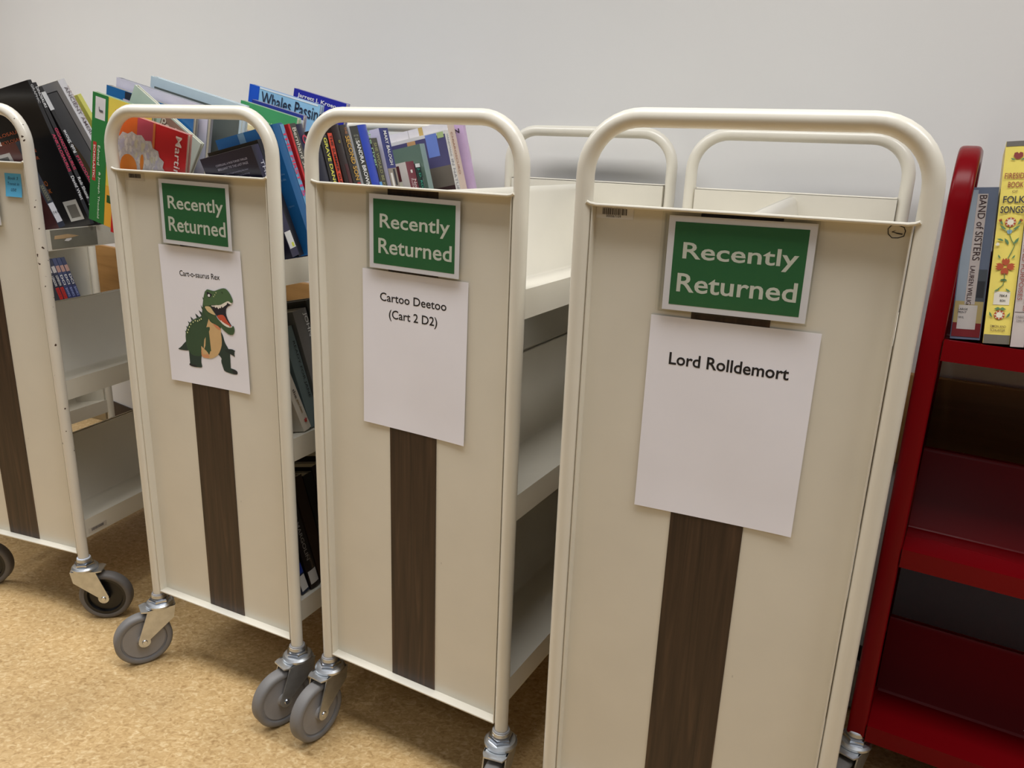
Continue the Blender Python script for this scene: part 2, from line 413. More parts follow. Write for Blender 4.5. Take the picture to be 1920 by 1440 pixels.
cB = cart('rex', 'cream book cart full of books with the dinosaur poster on its end panel', False, False, (V(-.84, -.55), V(-.68, -.73), V(.3, -.9), V(-.6, -.8)))
cA = cart('chipped', 'chipped cream book cart with black wheel hubs and a blue sticky note', True, True, (V(.97, .1), V(.98, .14), V(.8, -.5), V(.7, -.6)))
cE = cart('far', 'cream book cart mostly hidden behind the chipped cart, seen through its shelves', True, False, (V(.7, -.6), V(.7, -.6), V(.9, -.4), V(.7, -.6)))

barcode(cD, 'barcode_label', -0.1900, 1.1003, -0.1390, 1.1165, 0.0108, caption=('PUBLIC LIBRARY', '000067109'))
barcode(cB, 'barcode_label', -0.1845, 1.0985, -0.1335, 1.1143, 0.0108, back=mat('old_sticker', (205, 198, 186), 0.5))
LIPM = Matrix(((0, -1, 0, 0), (1, 0, 0, 0), (0, 0, 1, 0), (0, 0, 0, 1)))   # label x -> cart v, faces +u
barcode(cA, 'barcode_label', 0.0235, 0.2225, 0.0790, 0.2365, -0.2058, LIPM, back=mat('old_sticker', (205, 198, 186), 0.5), grey=(96, 92, 94))
# grey patch with torn tan label on the chipped cart's top lip
b = MB().box((0.026, -0.2066, 0.931), (0.152, -0.2057, 0.9735), 0)
b.prism([(0.034, 0.953), (0.036, 0.9605), (0.070, 0.9620), (0.088, 0.9590), (0.1005, 0.9560), (0.085, 0.9540), (0.060, 0.9525)], -0.2070, -0.2066, Matrix(((1, 0, 0, 0), (0, 0, 1, 0), (0, 1, 0, 0), (0, 0, 0, 1))), 1)
b.prism([(0.060, 0.9475), (0.066, 0.9520), (0.080, 0.9525), (0.079, 0.9490), (0.070, 0.9455)], -0.2070, -0.2066, Matrix(((1, 0, 0, 0), (0, 0, 1, 0), (0, 1, 0, 0), (0, 0, 0, 1))), 2)
bmesh.ops.transform(b.bm, matrix=LIPM, verts=b.bm.verts)
tag(b.build('label_strip', [mat('grey_tape', (122, 120, 108), 0.35), mat('torn_tan', (190, 160, 120), 0.8), STICK], cA, smooth=False), 'grey strip with a torn tan label')
# handwritten circled mark on the nearest cart
b = MB(); pts = [(0.0, 9.2), (-6, 8.3), (-9.2, 3.5), (-8.2, -3), (-3.5, -7.6), (3, -7.2), (8.6, -4.6), (9.4, 2), (7.5, 6.5), (1.5, 8.6), (-2, 8.8)]
P = [Vector((0.1757 + x * 0.001, 0.0108, 1.1075 + z * 0.0009)) for x, z in pts]
b.tube(P, 0.00055, 6)
b.tube([Vector((0.1757 + x * 0.001, 0.0108, 1.1075 + z * 0.0009)) for x, z in ((-4.5, -0.4), (-1.5, 1.6), (-4.2, 0.0), (1.5, -1.6), (7.0, -2.2))], 0.0007, 6)
b.build('marker_scribble', INK, cD)

# ------------------------------------------------------------------ posters and signs
def warp(x, z, hw, hz, amt):
    cx, cz = x / hw, z / hz
    return -amt * (0.55 * max(0, abs(cx) - 0.55) ** 2 * (1.4 if cx > 0 else 0.8) * 4 + 0.6 * max(0, -cz - 0.6) ** 2 * 5 + 0.25 * math.sin(3.1 * cx + 2.0 * cz) * (abs(cx) > .0))
def poster(k, u, z, rot, label, amt):
    PWD, PHT = 0.2159, 0.2794; hw, hz = PWD / 2, PHT / 2
    M = CF(k) @ Matrix.Translation((u, 0.0090, z)) @ Matrix.Rotation(-rot, 4, 'Y')
    b = MB(); nx, nz = 20, 26; g = []
    for j in range(nz + 1):
        g.append([b.bm.verts.new((-hw + PWD * i / nx, warp(-hw + PWD * i / nx, -hz + PHT * j / nz, hw, hz, amt), -hz + PHT * j / nz)) for i in range(nx + 1)])
    for j in range(nz):
        for i in range(nx): b.bm.faces.new((g[j][i], g[j][i+1], g[j+1][i+1], g[j+1][i]))
    r = bmesh.ops.extrude_face_region(b.bm, geom=list(b.bm.faces))
    bmesh.ops.translate(b.bm, vec=(0, 0.0003, 0), verts=[v for v in r['geom'] if isinstance(v, bmesh.types.BMVert)])
    o = b.build('poster', WHITEP, None, ang=60); o.matrix_world = M
    tag(o, label, 'poster', 'paper posters on the carts')
    o['hw'] = hw
    return o
def drape(o, amt, lift):
    hw, hz = 0.2159 / 2, 0.2794 / 2
    for v in o.data.vertices: v.co.y = warp(v.co.x, v.co.z, hw, hz, amt) - lift
X, Z = Vector((1, 0, 0)), Vector((0, 0, 1))
def ptitle(p, s, x0, z0, x1, z1, bold, amt):
    t = text(p, 'title', s, ((x0 + x1) / 2000, 0, (z0 + z1) / 2000), X, Z, (x1 - x0) / 1000, (z1 - z0) / 1000, INK, bold); drape(t, amt, 0.00025)
AM = 0.0016
pD = poster('rolldemort', 0.0045, 0.8384, 0.0, 'white paper poster reading Lord Rolldemort, taped to the nearest cart', AM)
ptitle(pD, 'Lord Rolldemort', -78.3, 74.5, 76.5, 91.5, 0.016, AM)
pC = poster('deetoo', 0.0013, 0.8388, -0.0088, 'white paper poster reading Cartoo Deetoo (Cart 2 D2), under a green sign', AM)
ptitle(pC, 'Cartoo Deetoo', -70.5, 87.7, 66.5, 102.5, 0.009, AM)
ptitle(pC, '(Cart 2 D2)', -51.5, 54.5, 49.0, 74.5, 0.009, AM)
pB = poster('rex', 0.0004, 0.8412, 0.0170, 'white paper poster with a green dinosaur and the words Cart-o-saurus Rex', AM)
ptitle(pB, 'Cart-o-saurus Rex', -56.7, 81.0, 50.6, 92.0, 0.006, AM)
DINO = {'tail':[(-83.1,-71.6),(-72.9,-66.1),(-59.9,-54.1),(-54.0,-51.3),(-50.0,-70.9),(-66.1,-72.3)],'farleg':[(42.4,-20.8),(46.8,-28.3),(49.8,-41.4),(58.2,-53.2),(62.4,-62.8),(58.3,-76.9),(53.9,-92.5),(71.4,-94.2),(78.1,-97.4),(77.4,-103.6),(65.0,-104.7),(42.2,-101.7),(39.4,-94.5),(35.4,-82.7),(38.0,-75.5),(29.8,-69.0),(21.9,-59.8),(32.3,-31.4)],'nearshin':[(-53.7,-70.7),(-42.9,-80.5),(-36.6,-89.4),(-32.6,-95.2),(-50.6,-96.6),(-54.5,-101.0),(-49.5,-103.1),(-38.4,-104.0),(-19.7,-102.6),(-17.8,-99.5),(-20.1,-91.5),(-17.4,-77.2),(-14.9,-64.4)],'body':[(10.0,58.0),(4.1,45.6),(-0.8,27.9),(-4.6,11.5),(-7.3,4.5),(-19.7,-0.1),(-33.2,-5.7),(-43.5,-14.3),(-52.5,-26.2),(-56.8,-37.8),(-57.4,-55.8),(-54.5,-69.4),(-42.8,-79.8),(-29.8,-80.2),(-17.5,-77.9),(-2.8,-69.8),(10.9,-61.2),(28.7,-31.8),(43.2,-14.0),(44.1,-8.0),(33.4,8.9),(22.9,26.5),(20,41.9),(16,54.5)],'belly':[(11.5,3.9),(15.8,-5.0),(34.8,-9.6),(43.7,-16.6),(41.9,-24.9),(43.1,-38.2),(40.6,-52.0),(30.7,-68.9),(12.4,-79.5),(-4.2,-81.0),(-17.5,-77.9),(-14.9,-64.4),(-17.0,-59.2),(-4.5,-53.5),(-4.0,-42.5),(3.6,-32.1),(13.1,-20.1),(14.6,-11.9)],'blush':[(-15.6,-62.4),(-5.3,-60.5),(2.6,-70.5),(5.1,-79.8),(-9.7,-81.0),(-17.5,-77.9)],'blush2':[(21.0,-6.5),(34.8,-9.6),(43.0,-15.4),(39.1,-18.5),(30.6,-15.4)],'arm':[(-13.5,-23.2),(13.0,-13.4),(12.9,-21.5),(-1.3,-35.4),(-4.5,-50.7),(-6.7,-56.5),(0.6,-56.3),(8.2,-54.0),(11.4,-57.0),(7.5,-59.5),(11.7,-62.4),(9.5,-65.5),(3.6,-62.1),(6.3,-70.0),(4.1,-73.0),(-0.6,-66.7),(-9.1,-61.6),(-17.4,-55.1),(-21.1,-40.4)],'fararm':[(47.2,-56.6),(58.1,-53.9),(68.7,-53.2),(76.3,-55.6),(76.2,-57.0),(68.5,-55.5),(73.1,-61.4),(74.1,-68.0),(72.4,-68.3),(69.5,-61.9),(61.2,-58.2),(50.4,-60.3)],'head':[(9.7,55.4),(14.8,60.4),(21.7,59.8),(33.9,58.3),(44.9,62.5),(57.4,66.3),(66.0,65.7),(73.8,58.7),(79.6,48.9),(81.4,42.0),(76.7,38.3),(68.6,42.7),(57.7,37.7),(46.6,32.0),(25.3,30.6),(5.2,25.9),(0.1,28.0),(4.8,44.4)],'eyepatch':[(13.4,56.4),(21.0,53.8),(28.7,51.3),(23.6,45.5),(18.1,43.7),(14.1,47.9)],'eye':[(16.2,50.1),(19.9,51.7),(22.3,49.3),(21.0,45.9),(17.4,45.9),(15.8,47.4)],'mouth':[(19.9,29.3),(46.5,30.7),(61.1,36.7),(77.1,41.6),(77.5,37.1),(61.9,29.0),(59.6,15.6),(64.4,4.3),(72.1,-5.5),(73.5,-8.6),(62.9,-9.8),(51.2,-5.1),(39.9,4.3),(32.1,12.7)],'tongue':[(34.5,10.3),(48.0,13.7),(54.9,12.5),(62.4,1.4),(71.9,-6.8),(66.4,-9.8),(52.9,-5.6),(39.9,3.6)],'jaw':[(4.4,19.2),(15.9,11.0),(30.0,9.8),(39.6,1.6),(51.0,-6.5),(62.8,-10.5),(73.4,-9.5),(75.2,-5.1),(78.8,-7.3),(79.7,-15.2),(75.3,-23.6),(64.8,-24.9),(51.5,-18.4),(41.8,-10.2),(31.4,-8.7),(17.9,-2.1),(6.4,6.0),(0.4,16.1)],'cheek':[(3.4,25.7),(17.9,27.2),(24.2,21.2),(33.6,10.2),(23.1,11.8),(11.2,15.9)],'teethtop':[(22.5,28.9),(27.6,26.8),(30.4,28.4),(33.6,25.4),(36.6,29.0),(41.3,23.6),(43.7,29.5),(47.6,25.6),(50.0,31.0),(52.2,27.3),(55.6,34.2),(57.8,31.2),(61.1,36.7),(63.4,34.4),(66.5,39.2),(69.7,36.9),(71.9,41.1),(76.5,35.7),(78.0,42.3),(68.6,42.9),(57.7,37.7),(46.6,32.0),(32.3,29.9)],'teethbot':[(39.0,3.5),(44.8,0.8),(46.8,2.4),(48.8,-2.7),(52.4,-1.7),(53.8,-5.5),(58.3,-4.3),(60.5,-8.1),(65.0,-6.2),(68.2,-9.2),(71.1,-6.2),(73.8,-9.0),(62.8,-10.7),(51.0,-6.7)],'foot':[(-51.5,-96.8),(-54.5,-101.0),(-49.5,-103.1),(-38.4,-104.0),(-32.5,-101.5),(-33.8,-96.8)],'foot2':[(62.3,-96.8),(71.4,-94.2),(78.1,-97.4),(77.4,-103.6),(66.9,-103.7)],'nostril':[(53.2,59.4),(55.7,58.3),(56.2,55.1),(53.7,56.2)],'sp1':[(0.3,44.2),(3.8,40.3),(2.1,37.3),(0.7,40.0)],'sp2':[(-6.3,27.0),(-2.4,22.5),(-3.3,17.7),(-5.2,21.5)],'sp3':[(-13.6,16.0),(-5.5,12.1),(-6.7,4.6),(-10.3,9.6)],'sp4':[(-24.1,8.2),(-15.6,3.7),(-14.1,0.5),(-21.4,0.3)],'sp5':[(-38.2,0.6),(-31.1,-4.1),(-36.1,-7.3)],'sp6':[(-47.0,-9.6),(-41.0,-12.4),(-44.5,-15.1)],'sp7':[(-53.3,-20.8),(-48.6,-21.7),(-50.8,-25.0)],'sp8':[(-57.1,-30.2),(-53.6,-31.9),(-55.8,-34.2)]}
DOTS = [(-50.1,-33.1),(-47.1,-27.3),(-43.1,-21.1),(-38.4,-15.1),(-31.3,-9.9),(-25.0,-6.1),(-18.3,-6.3),(-12.8,-3.5),(-8.0,-0.9),(35.2,51.2),(38.8,55.7),(31.8,47.6)]
DG, MG, LG, TAN, DK = (44, 62, 54), (58, 84, 58), (84, 108, 72), (218, 182, 130), (34, 30, 40)
ORDER = [('sp1', DG), ('sp2', DG), ('sp3', DG), ('sp4', DG), ('sp5', DG), ('sp6', DG), ('sp7', DG), ('sp8', DG), ('tail', DG), ('farleg', DG), ('foot2', (38, 40, 42)), ('nearshin', DG), ('foot', (38, 40, 42)), ('fararm', (36, 50, 46)), ('body', MG), ('belly', TAN), ('blush', (222, 158, 112)), ('blush2', (216, 140, 100)), ('arm', MG), ('mouth', DK), ('tongue', (200, 84, 56)), ('teethbot', (240, 232, 220)), ('jaw', (66, 92, 58)), ('cheek', (220, 196, 146)), ('teethtop', (240, 232, 220)), ('head', (78, 108, 70)), ('eyepatch', DK), ('eye', (240, 240, 240)), ('nostril', (40, 50, 40))]
def smooth_poly(p, it=1):
    for _ in range(it):
        q = []
        for i in range(len(p)):
            a, b = p[i], p[(i+1) % len(p)]
            q += [(a[0]*.78+b[0]*.22, a[1]*.78+b[1]*.22), (a[0]*.22+b[0]*.78, a[1]*.22+b[1]*.78)]
        p = q
    return p
b = MB(); cols = []
def warpx(x, z, lift): return warp(x, z, 0.2159/2, 0.2794/2, AM) - lift
for i, (n, c) in enumerate(ORDER):
    if c not in cols: cols.append(c)
    poly = DINO[n] if n.startswith(('sp', 'teeth')) else smooth_poly(DINO[n])
    b.quad([(x / 1000, warpx(x/1000, z/1000, 0.0002 + 0.000025 * i), z / 1000) for x, z in poly], cols.index(c))
cols.append((222, 226, 170))
for x, z in DOTS:
    r = 1.5 if x < 0 else 1.0
    b.quad([((x + r*math.cos(t*math.pi/4)) / 1000, warpx(x/1000, z/1000, 0.0011), (z + 1.25*r*math.sin(t*math.pi/4)) / 1000) for t in range(8)], len(cols) - 1)
bmesh.ops.triangulate(b.bm, faces=b.bm.faces)
b.build('dinosaur_drawing', [mat('print_%d_%d_%d' % c, c, 0.7, var=0.04, scale=30) for c in cols], pB, smooth=False)

def sign(k, label, u, z, rot, l1, l2):
    M = CF(k) @ Matrix.Translation((u, 0.0076, z)) @ Matrix.Rotation(-rot, 4, 'Y')
    o = thing('sign', M, label, 'sign', 'green signs on the carts')
    hw, hz = 0.0900, 0.0610
    MB().box((-hw, -0.0048, -hz), (hw, -0.0044, hz)).build('paper_insert', WHITEP, o, smooth=False)
    MB().box((-0.0815, -0.0050, -0.0535), (0.0815, -0.00485, 0.0535)).build('green_field', GREEN, o, smooth=False)
    for s, (x0, zb, w, h) in zip(('Recently', 'Returned'), (l1, l2)):
        text(o, 'lettering', s, (x0 + w / 2, -0.00512, zb), X, Z, w, h, OFFW, 0.0135)
    b = MB(); e = 0.0015
    b.box((-hw - 0.004, -0.0066, -hz - 0.003), (hw + 0.002, -0.0056, hz + 0.002))          # front sheet
    b.box((-hw - 0.010, -0.0012, -hz - 0.003), (hw + 0.002, -0.0002, hz + 0.004))          # back sheet
    b.box((-hw - 0.0055, -0.0066, -hz - 0.003), (-hw - 0.004, -0.0012, hz + 0.002))        # left channel
    b.box((-hw - 0.004, -0.0056, -hz - 0.003), (hw + 0.002, -0.0012, -hz - 0.0018))        # bottom channel
    tag(b.build('clear_sleeve', CLEAR, o, smooth=False), 'clear plastic sleeve over the green sign')
    return o
sign('rolldemort', 'green Recently Returned sign in a clear sleeve above the Lord Rolldemort poster', 0.001, 1.0500, 0.005, (-0.0690, 0.0157-0.0013, 0.1420, 0.0275), (-0.0730, -0.0240, 0.1490, 0.0245))
sign('deetoo', 'green Recently Returned sign in a clear sleeve above the Cartoo Deetoo poster', 0.0060, 1.0440, -0.010, (-0.0680, 0.0150, 0.1395, 0.0300), (-0.0710, -0.0228, 0.1470, 0.0255))
sign('rex', 'green Recently Returned sign in a clear sleeve above the dinosaur poster', 0.0030, 1.0440, -0.012, (-0.0690, 0.0150, 0.1430, 0.0320), (-0.0710, -0.0225, 0.1480, 0.0280))
sign('chipped', 'green sign in a clear sleeve left of the blue sticky note, mostly cut off', 0.0, 1.0400, 0.0, (-0.0690, 0.0150, 0.1430, 0.0300), (-0.0710, -0.0225, 0.1480, 0.0270))

# blue sticky note
b = MB(); n = 8; hw, hz = 0.0240, 0.0252; g = []
for j in range(n + 1):
    g.append([b.bm.verts.new((-hw + 2*hw*i/n, -0.004 * (1 - j / n) ** 2, -hz + 2*hz*j/n)) for i in range(n + 1)])
for j in range(n):
    for i in range(n): b.bm.faces.new((g[j][i], g[j][i+1], g[j+1][i+1], g[j+1][i]))
r = bmesh.ops.extrude_face_region(b.bm, geom=list(b.bm.faces)); bmesh.ops.translate(b.bm, vec=(0, 0.0002, 0), verts=[v for v in r['geom'] if isinstance(v, bmesh.types.BMVert)])
sn = b.build('sticky_note', mat('sky_blue_note', (92, 186, 236), 0.7, var=0.02), ang=60)
sn.matrix_world = CF('chipped') @ Matrix.Translation((0.1358, 0.0107, 1.0688)) @ Matrix.Rotation(R(0.5), 4, 'Y')
tag(sn, 'sky blue sticky note with faint handwriting on the chipped cart', 'sticky note')
PEN = mat('blue_pen', (44, 84, 120), 0.6, var=0)
for s, zz, w in (('Book 3', 0.015, 0.030), ('Transit in', 0.003, 0.034), ('use', -0.010, 0.016)):
    t = text(sn, 'handwriting', s, (0.0, 0, zz), X, Z, w, 0.0065, PEN, shear=0.25)
    for v in t.data.vertices: v.co.y = -0.004 * max(0, (0.5 - v.co.z / (2 * hz))) ** 2 - 0.0003

# ------------------------------------------------------------------ red cart (stands parallel to the wall)
RF = Matrix.Translation((0.6756, 1.2044, 0)) @ Matrix.Rotation(R(-30), 4, 'Z')
RDEP, RTOP, RU0, RU1 = 0.375, 1.215, -0.0170, 0.93
def red_hoop(u):
    c = 0.088; hv = RDEP / 2; path = [(0, -hv, ZT), (0, -hv, 0.6), (0, -hv, RTOP - 0.013 - c)]
    for k in range(1, 12):
        t = math.pi / 2 * k / 12; path.append((0, -hv + c - c * math.cos(t), RTOP - 0.013 - c + c * math.sin(t)))
    path += [(0, -hv + c, RTOP - 0.013), (0, 0, RTOP - 0.013)]
    path += [(p[0], -p[1], p[2]) for p in path[-2::-1]]
    b = MB(); n = 24; rings = []
    for i, p in enumerate(path):
        p = Vector(p); q0 = Vector(path[max(i-1, 0)]); q1 = Vector(path[min(i+1, len(path)-1)])
        t = (q1 - q0).normalized(); a = Vector((1, 0, 0)); w = t.cross(a)
        ring = []
        for k in range(n):
            an = 2 * math.pi * (k + .5) / n; ca, sa = math.cos(an), math.sin(an)
            ea = math.copysign(abs(ca) ** 0.45, ca) * 0.0160; eb = math.copysign(abs(sa) ** 0.45, sa) * 0.0130
            ring.append(b.bm.verts.new(Vector((u, hv + 0.013, 0)) + p + a * ea + w * eb))
        rings.append(ring)
    for r0, r1 in zip(rings, rings[1:]):
        for k in range(n): b.bm.faces.new((r0[k], r0[(k+1) % n], r1[(k+1) % n], r1[k]))
    b.bm.faces.new(rings[0][::-1]); b.bm.faces.new(rings[-1])
    return b
cR = thing('book_cart', RF, 'glossy red metal book cart at the right edge with three sloping shelves', 'book cart')
for u in (RU0, RU1):
    red_hoop(u).build('end_hoop', RED, cR, ang=60)
    p = MB(); s = 1 if u < 0.2 else -1
    p.box((u - 0.0008, 0.024, 0.175), (u + 0.0008, RDEP + 0.002, 1.00))
    p.box((min(u, u + s*0.020), 0.0255, 0.172), (max(u, u + s*0.020), RDEP + 0.0005, 0.175))
    p.build('end_panel', RED, cR, smooth=False)
def red_shelf(z, side):
    mid = RDEP / 2 + 0.013
    pr = [(mid - 0.012, -0.034), (mid - 0.0005, -0.034), (mid - 0.0005, 0.0), (mid - 0.155, -0.0225), (mid - 0.160, -0.018), (0.010, 0.118), (0.006, 0.124), (0.002, 0.124)]
    t = 0.0018; n = len(pr)
    def off(i):
        a = Vector(pr[max(i-1, 0)]); c = Vector(pr[min(i+1, n-1)]); d = (c - a).normalized()
        return Vector(pr[i]) + Vector((d.y, -d.x)) * -t
    poly = pr + [tuple(off(i)) for i in range(n)][::-1]
    M = Matrix(((0, 0, 1, 0), (-side, 0, 0, mid), (0, 1, 0, z), (0, 0, 0, 1)))
    return MB().prism(poly, -0.0005, RU1 - 0.0165, M)
for z in (0.9215, 0.5548, 0.1935):
    for s in (1, -1): red_shelf(z, s).build('shelf', RED, cR, ang=50)
for (u, v), d in zip(((RU0, 0.013), (RU1, 0.013), (RU0, RDEP + 0.013), (RU1, RDEP + 0.013)), (V(-.55, -.55), V(-.6, -.5), V(.8, -.5), V(.8, -.5))):
    f = link('caster', CAST[True][0], cR); f.location = (u, v, 0); f.rotation_euler = (0, 0, d - R(-30))
    for n, me in CAST[True][1]: link(n, me, f)

# ------------------------------------------------------------------ books
AL = math.atan2(0.035, 0.1557)
def slot(k, lvl, side, v, lean, W, s0=0.0, tw=0.0):
    """frame of a book on a cream cart: x thickness, y into the shelf from the spine, z up the slope.
    v = place along the shelf, W = spine distance from the shelf crease"""
    sd = side; z = SHELF[lvl]
    e = Vector((-math.sin(AL) * sd, 0, math.cos(AL))); o = Vector((math.cos(AL) * sd, 0, math.sin(AL))); vh = Vector((0, 1, 0))
    P = Vector((0.05 * sd, v, z - 0.035 + 0.0022)) + o * W + e * s0
    l = R(lean)
    if sd > 0: x = vh * math.cos(l) + e * math.sin(l); zz = e * math.cos(l) - vh * math.sin(l)
    else: x = -vh * math.cos(l) + e * math.sin(l); zz = e * math.cos(l) + vh * math.sin(l)
    y = -o
    if tw:
        q = Matrix.Rotation(R(tw), 3, x); y = q @ y; zz = q @ zz
    M = Matrix((x, y, zz)).transposed().to_4x4(); M.translation = P
    return CF(k) @ M
CM = {}
def cov(c, rough=0.32):
    key = (tuple(c), rough)
    if key not in CM: CM[key] = mat('cover_%d_%d_%d_%d' % (*c, int(rough * 100)), c, rough, coat=0.12, var=0.05, scale=22)
    return CM[key]
def ink(c):
    return mat('ink_%d_%d_%d' % tuple(c), c, 0.55, var=0)
def book(label, M, t, H, W, sp, front=None, back=None, hard=True, rnd=0.0, pages=PAGES, texts=(), patches=(), group='books on the red cart', fore=0.004):
    o = thing('book', M, label, 'book', group)
    b = 0.0024 if hard else 0.0007
    gap = 0.0032 if hard else 0.0
    nr = 7 if rnd else 1
    arc = [(t * i / nr, -rnd * math.sin(math.pi * i / nr)) for i in range(nr + 1)]
    if hard: arc[0], arc[-1] = (0, 0), (t, 0)
    poly = [(0, W)] + arc + [(t, W), (t - b, W), (t - b, b), (b, b), (b, W)]
    n = len(poly)
    def side(i):
        if i == 0: return 1
        if i <= nr: return 0
        if i == nr + 1: return 2
        return 3
    m = MB().prism(poly, 0, H, side=side, mi=3)
    m.build('cover', [cov(sp), cov(back or sp), cov(front or sp), cov(tuple(int(0.35 * a + 0.65 * c2) for a, c2 in zip(sp, (210, 204, 190))) if hard else sp)], o, ang=30)
    MB().box((b + 0.0001, b + 0.0001, gap), (t - b - 0.0001, W - fore if hard else W - 0.0006, H - (gap if hard else 0.0006))).build('page_block', pages, o, smooth=False)
    def fr(face):
        if face == 'S': return Vector((t / 2, -rnd - 0.0005, 0)), Vector((1, 0, 0)), Vector((0, 0, 1))
        if face == 'B': return Vector((-0.0004, 0, 0)), Vector((0, -1, 0)), Vector((0, 0, 1))
        return Vector((t + 0.0004, 0, 0)), Vector((0, 1, 0)), Vector((0, 0, 1))
    for i, (face, a0, a1, z0, z1, c) in enumerate(patches):
        og, xd, yd = fr(face)
        s = 1 if face != 'B' else -1
        nz = xd.cross(yd) * (0.00006 * i)
        if face == 'S' and rnd and abs(a1 - a0) > 0.5 * t:      # wrap round the curved spine
            pb = MB(); k = 6; row = []
            for j in range(k + 1):
                xx = a0 + (a1 - a0) * j / k; yy = -rnd * math.sin(math.pi * min(1, max(0, (xx + t / 2) / t))) - 0.0004 - 0.00007 * i
                row.append((t / 2 + xx, yy))
            for p, q in zip(row, row[1:]): pb.quad([(p[0], p[1], z0), (q[0], q[1], z0), (q[0], q[1], z1), (p[0], p[1], z1)])
        else:
            pb = MB().quad([og + nz + xd * (s * a0) + yd * z0, og + nz + xd * (s * a1) + yd * z0, og + nz + xd * (s * a1) + yd * z1, og + nz + xd * (s * a0) + yd * z1])
        pb.build('spine_label' if (face == 'S' and z1 - z0 < 0.06 and z0 < 0.1) else 'printed_panel', cov(c, 0.45), o, smooth=False)
    for face, s, a, z, w, h, rot, c, bold in texts:
        og, xd, yd = fr(face); q = Matrix.Rotation(R(rot), 3, xd.cross(yd))
        sg = 1 if face != 'B' else -1
        nz = xd.cross(yd) * 0.0007
        text(o, 'title' if h > 0.006 else 'small_print', s, og + nz + xd * (sg * a) + yd * z, q @ xd, q @ yd, w, h, ink(c), bold)
    return o
WHT, YEL, PNK, GLD, GRY = (236, 236, 236), (226, 222, 90), (214, 60, 96), (206, 160, 70), (150, 150, 150)
GBR = 'novels spine out on the dinosaur cart'
def br(label, v, t, lean, H, W, sp, lvl=0, Wb=None, **k):
    return book(label, slot('rex', lvl, 1, v, lean, W), t, H, Wb or max(0.09, W - 0.014), sp, group='books on the right shelves of the dinosaur cart', **k)
# right-hand top shelf of the dinosaur cart, near end to far end
o = br('navy paperback with THE on its spine, nearest book on the right of the dinosaur cart', .0555, .0195, 12.4, .209, .145, (40, 38, 72), back=(34, 32, 58),
   texts=[('S', 'THE', .002, .166, .030, .0085, -90, (200, 200, 215), .01), ('S', 'NIGHT', .002, .115, .05, .0085, -90, (200, 200, 215), .01),
          ('B', 'COMPELLING, A PAGE-TURNER THRILLER', .058, .190, .080, .0042, 0, (196, 194, 216), 0), ('B', 'BRILLIANT TO THE LAST PAGE', .058, .183, .076, .0042, 0, (196, 194, 216), 0),
          ('B', 'one night that changed everything they knew', .060, .172, .070, .0036, 0, (170, 168, 196), 0), ('B', 'and a secret that would not stay buried long', .060, .165, .070, .0036, 0, (170, 168, 196), 0), ('B', 'and no one is safe from it', .060, .158, .070, .0036, 0, (170, 168, 196), 0)],
   patches=[('S', -.0085, .0085, .016, .048, (226, 226, 226)), ('S', .0, .006, .018, .026, (214, 220, 80))])
br('thin black book between the navy paperback and the blue hardcover', .0765, .0150, 11.5, .220, .142, (24, 24, 34), back=(26, 26, 28))
br('thick blue hardcover with pink letters down its light blue spine', .0990, .0270, 9.5, .243, .160, (34, 92, 144), back=(36, 106, 172), rnd=.003,
   texts=[('S', 'THE FIRST', .0075, .182, .092, .0085, -90, PNK, .02), ('S', '15', .0075, .118, .022, .0090, -90, (190, 60, 120), .02), ('S', 'ANN SIZER', .0075, .052, .062, .0075, -90, WHT, .02),
          ('B', 'of time', .014, .155, .014, .004, 0, (120, 165, 205), 0), ('B', 'a life', .014, .145, .012, .004, 0, (120, 165, 205), 0), ('B', 'again', .016, .095, .014, .004, 0, (120, 165, 205), 0)],
   patches=[('S', .0025, .0128, .080, .240, (104, 158, 198)), ('S', .0025, .0128, .004, .080, (40, 104, 120)), ('B', .072, .088, .206, .2425, (120, 160, 196))])
br('dark grey spine lettered Bernhard Schlink with a red cover', .1275, .0220, 8, .243, .166, (70, 68, 62), back=(196, 40, 46),
   texts=[('S', 'Bernhard Schlink', .002, .182, .106, .0105, -90, (214, 208, 196), .004)], patches=[('S', -.011, -.006, 0, .243, (196, 40, 46))])
br('navy hardcover with a pink disc at the top of its spine', .1510, .0280, 6.5, .245, .152, (36, 36, 66), rnd=.004,
   texts=[('S', 'O', .004, .215, .014, .018, 0, (196, 60, 84), .02)])
br('dark navy book left of the yellow-lettered black spine', .1810, .0300, 3.5, .205, .148, (26, 28, 48), rnd=.003)
br('black spine lettered GRAVE DANGER in yellow', .2120, .0215, 2.5, .228, .148, (44, 42, 42), rnd=.002,
   texts=[('S', 'GRAVE DANGER', -.001, .166, .112, .0100, -90, YEL, .012)], patches=[])
br('narrow orange-red spine with black lettering', .2362, .0140, 3, .232, .150, (214, 66, 34), back=(40, 26, 24),
   texts=[('S', 'THE SUMMER GUEST', 0, .172, .112, .0080, -90, (50, 20, 18), .016)])
br('dark brown spine left of the gold-lettered SECOND SON', .2610, .0260, 5, .249, .150, (46, 34, 34), back=(44, 34, 32), rnd=.004,
   texts=[('S', 'o', -.004, .215, .006, .006, 0, (150, 140, 60), .02)], patches=[('S', -.004, .010, .10, .17, (72, 24, 28))])
br('dark spine lettered THE SECOND SON in gold', .2905, .0250, 5.5, .250, .150, (56, 50, 46), rnd=.003,
   texts=[('S', 'THE', 0, .238, .014, .008, -90, (180, 120, 80), .012), ('S', 'SECOND SON', 0, .182, .090, .0140, -90, GLD, .016)],
   patches=[('S', -.004, .009, .118, .132, (190, 60, 50))])
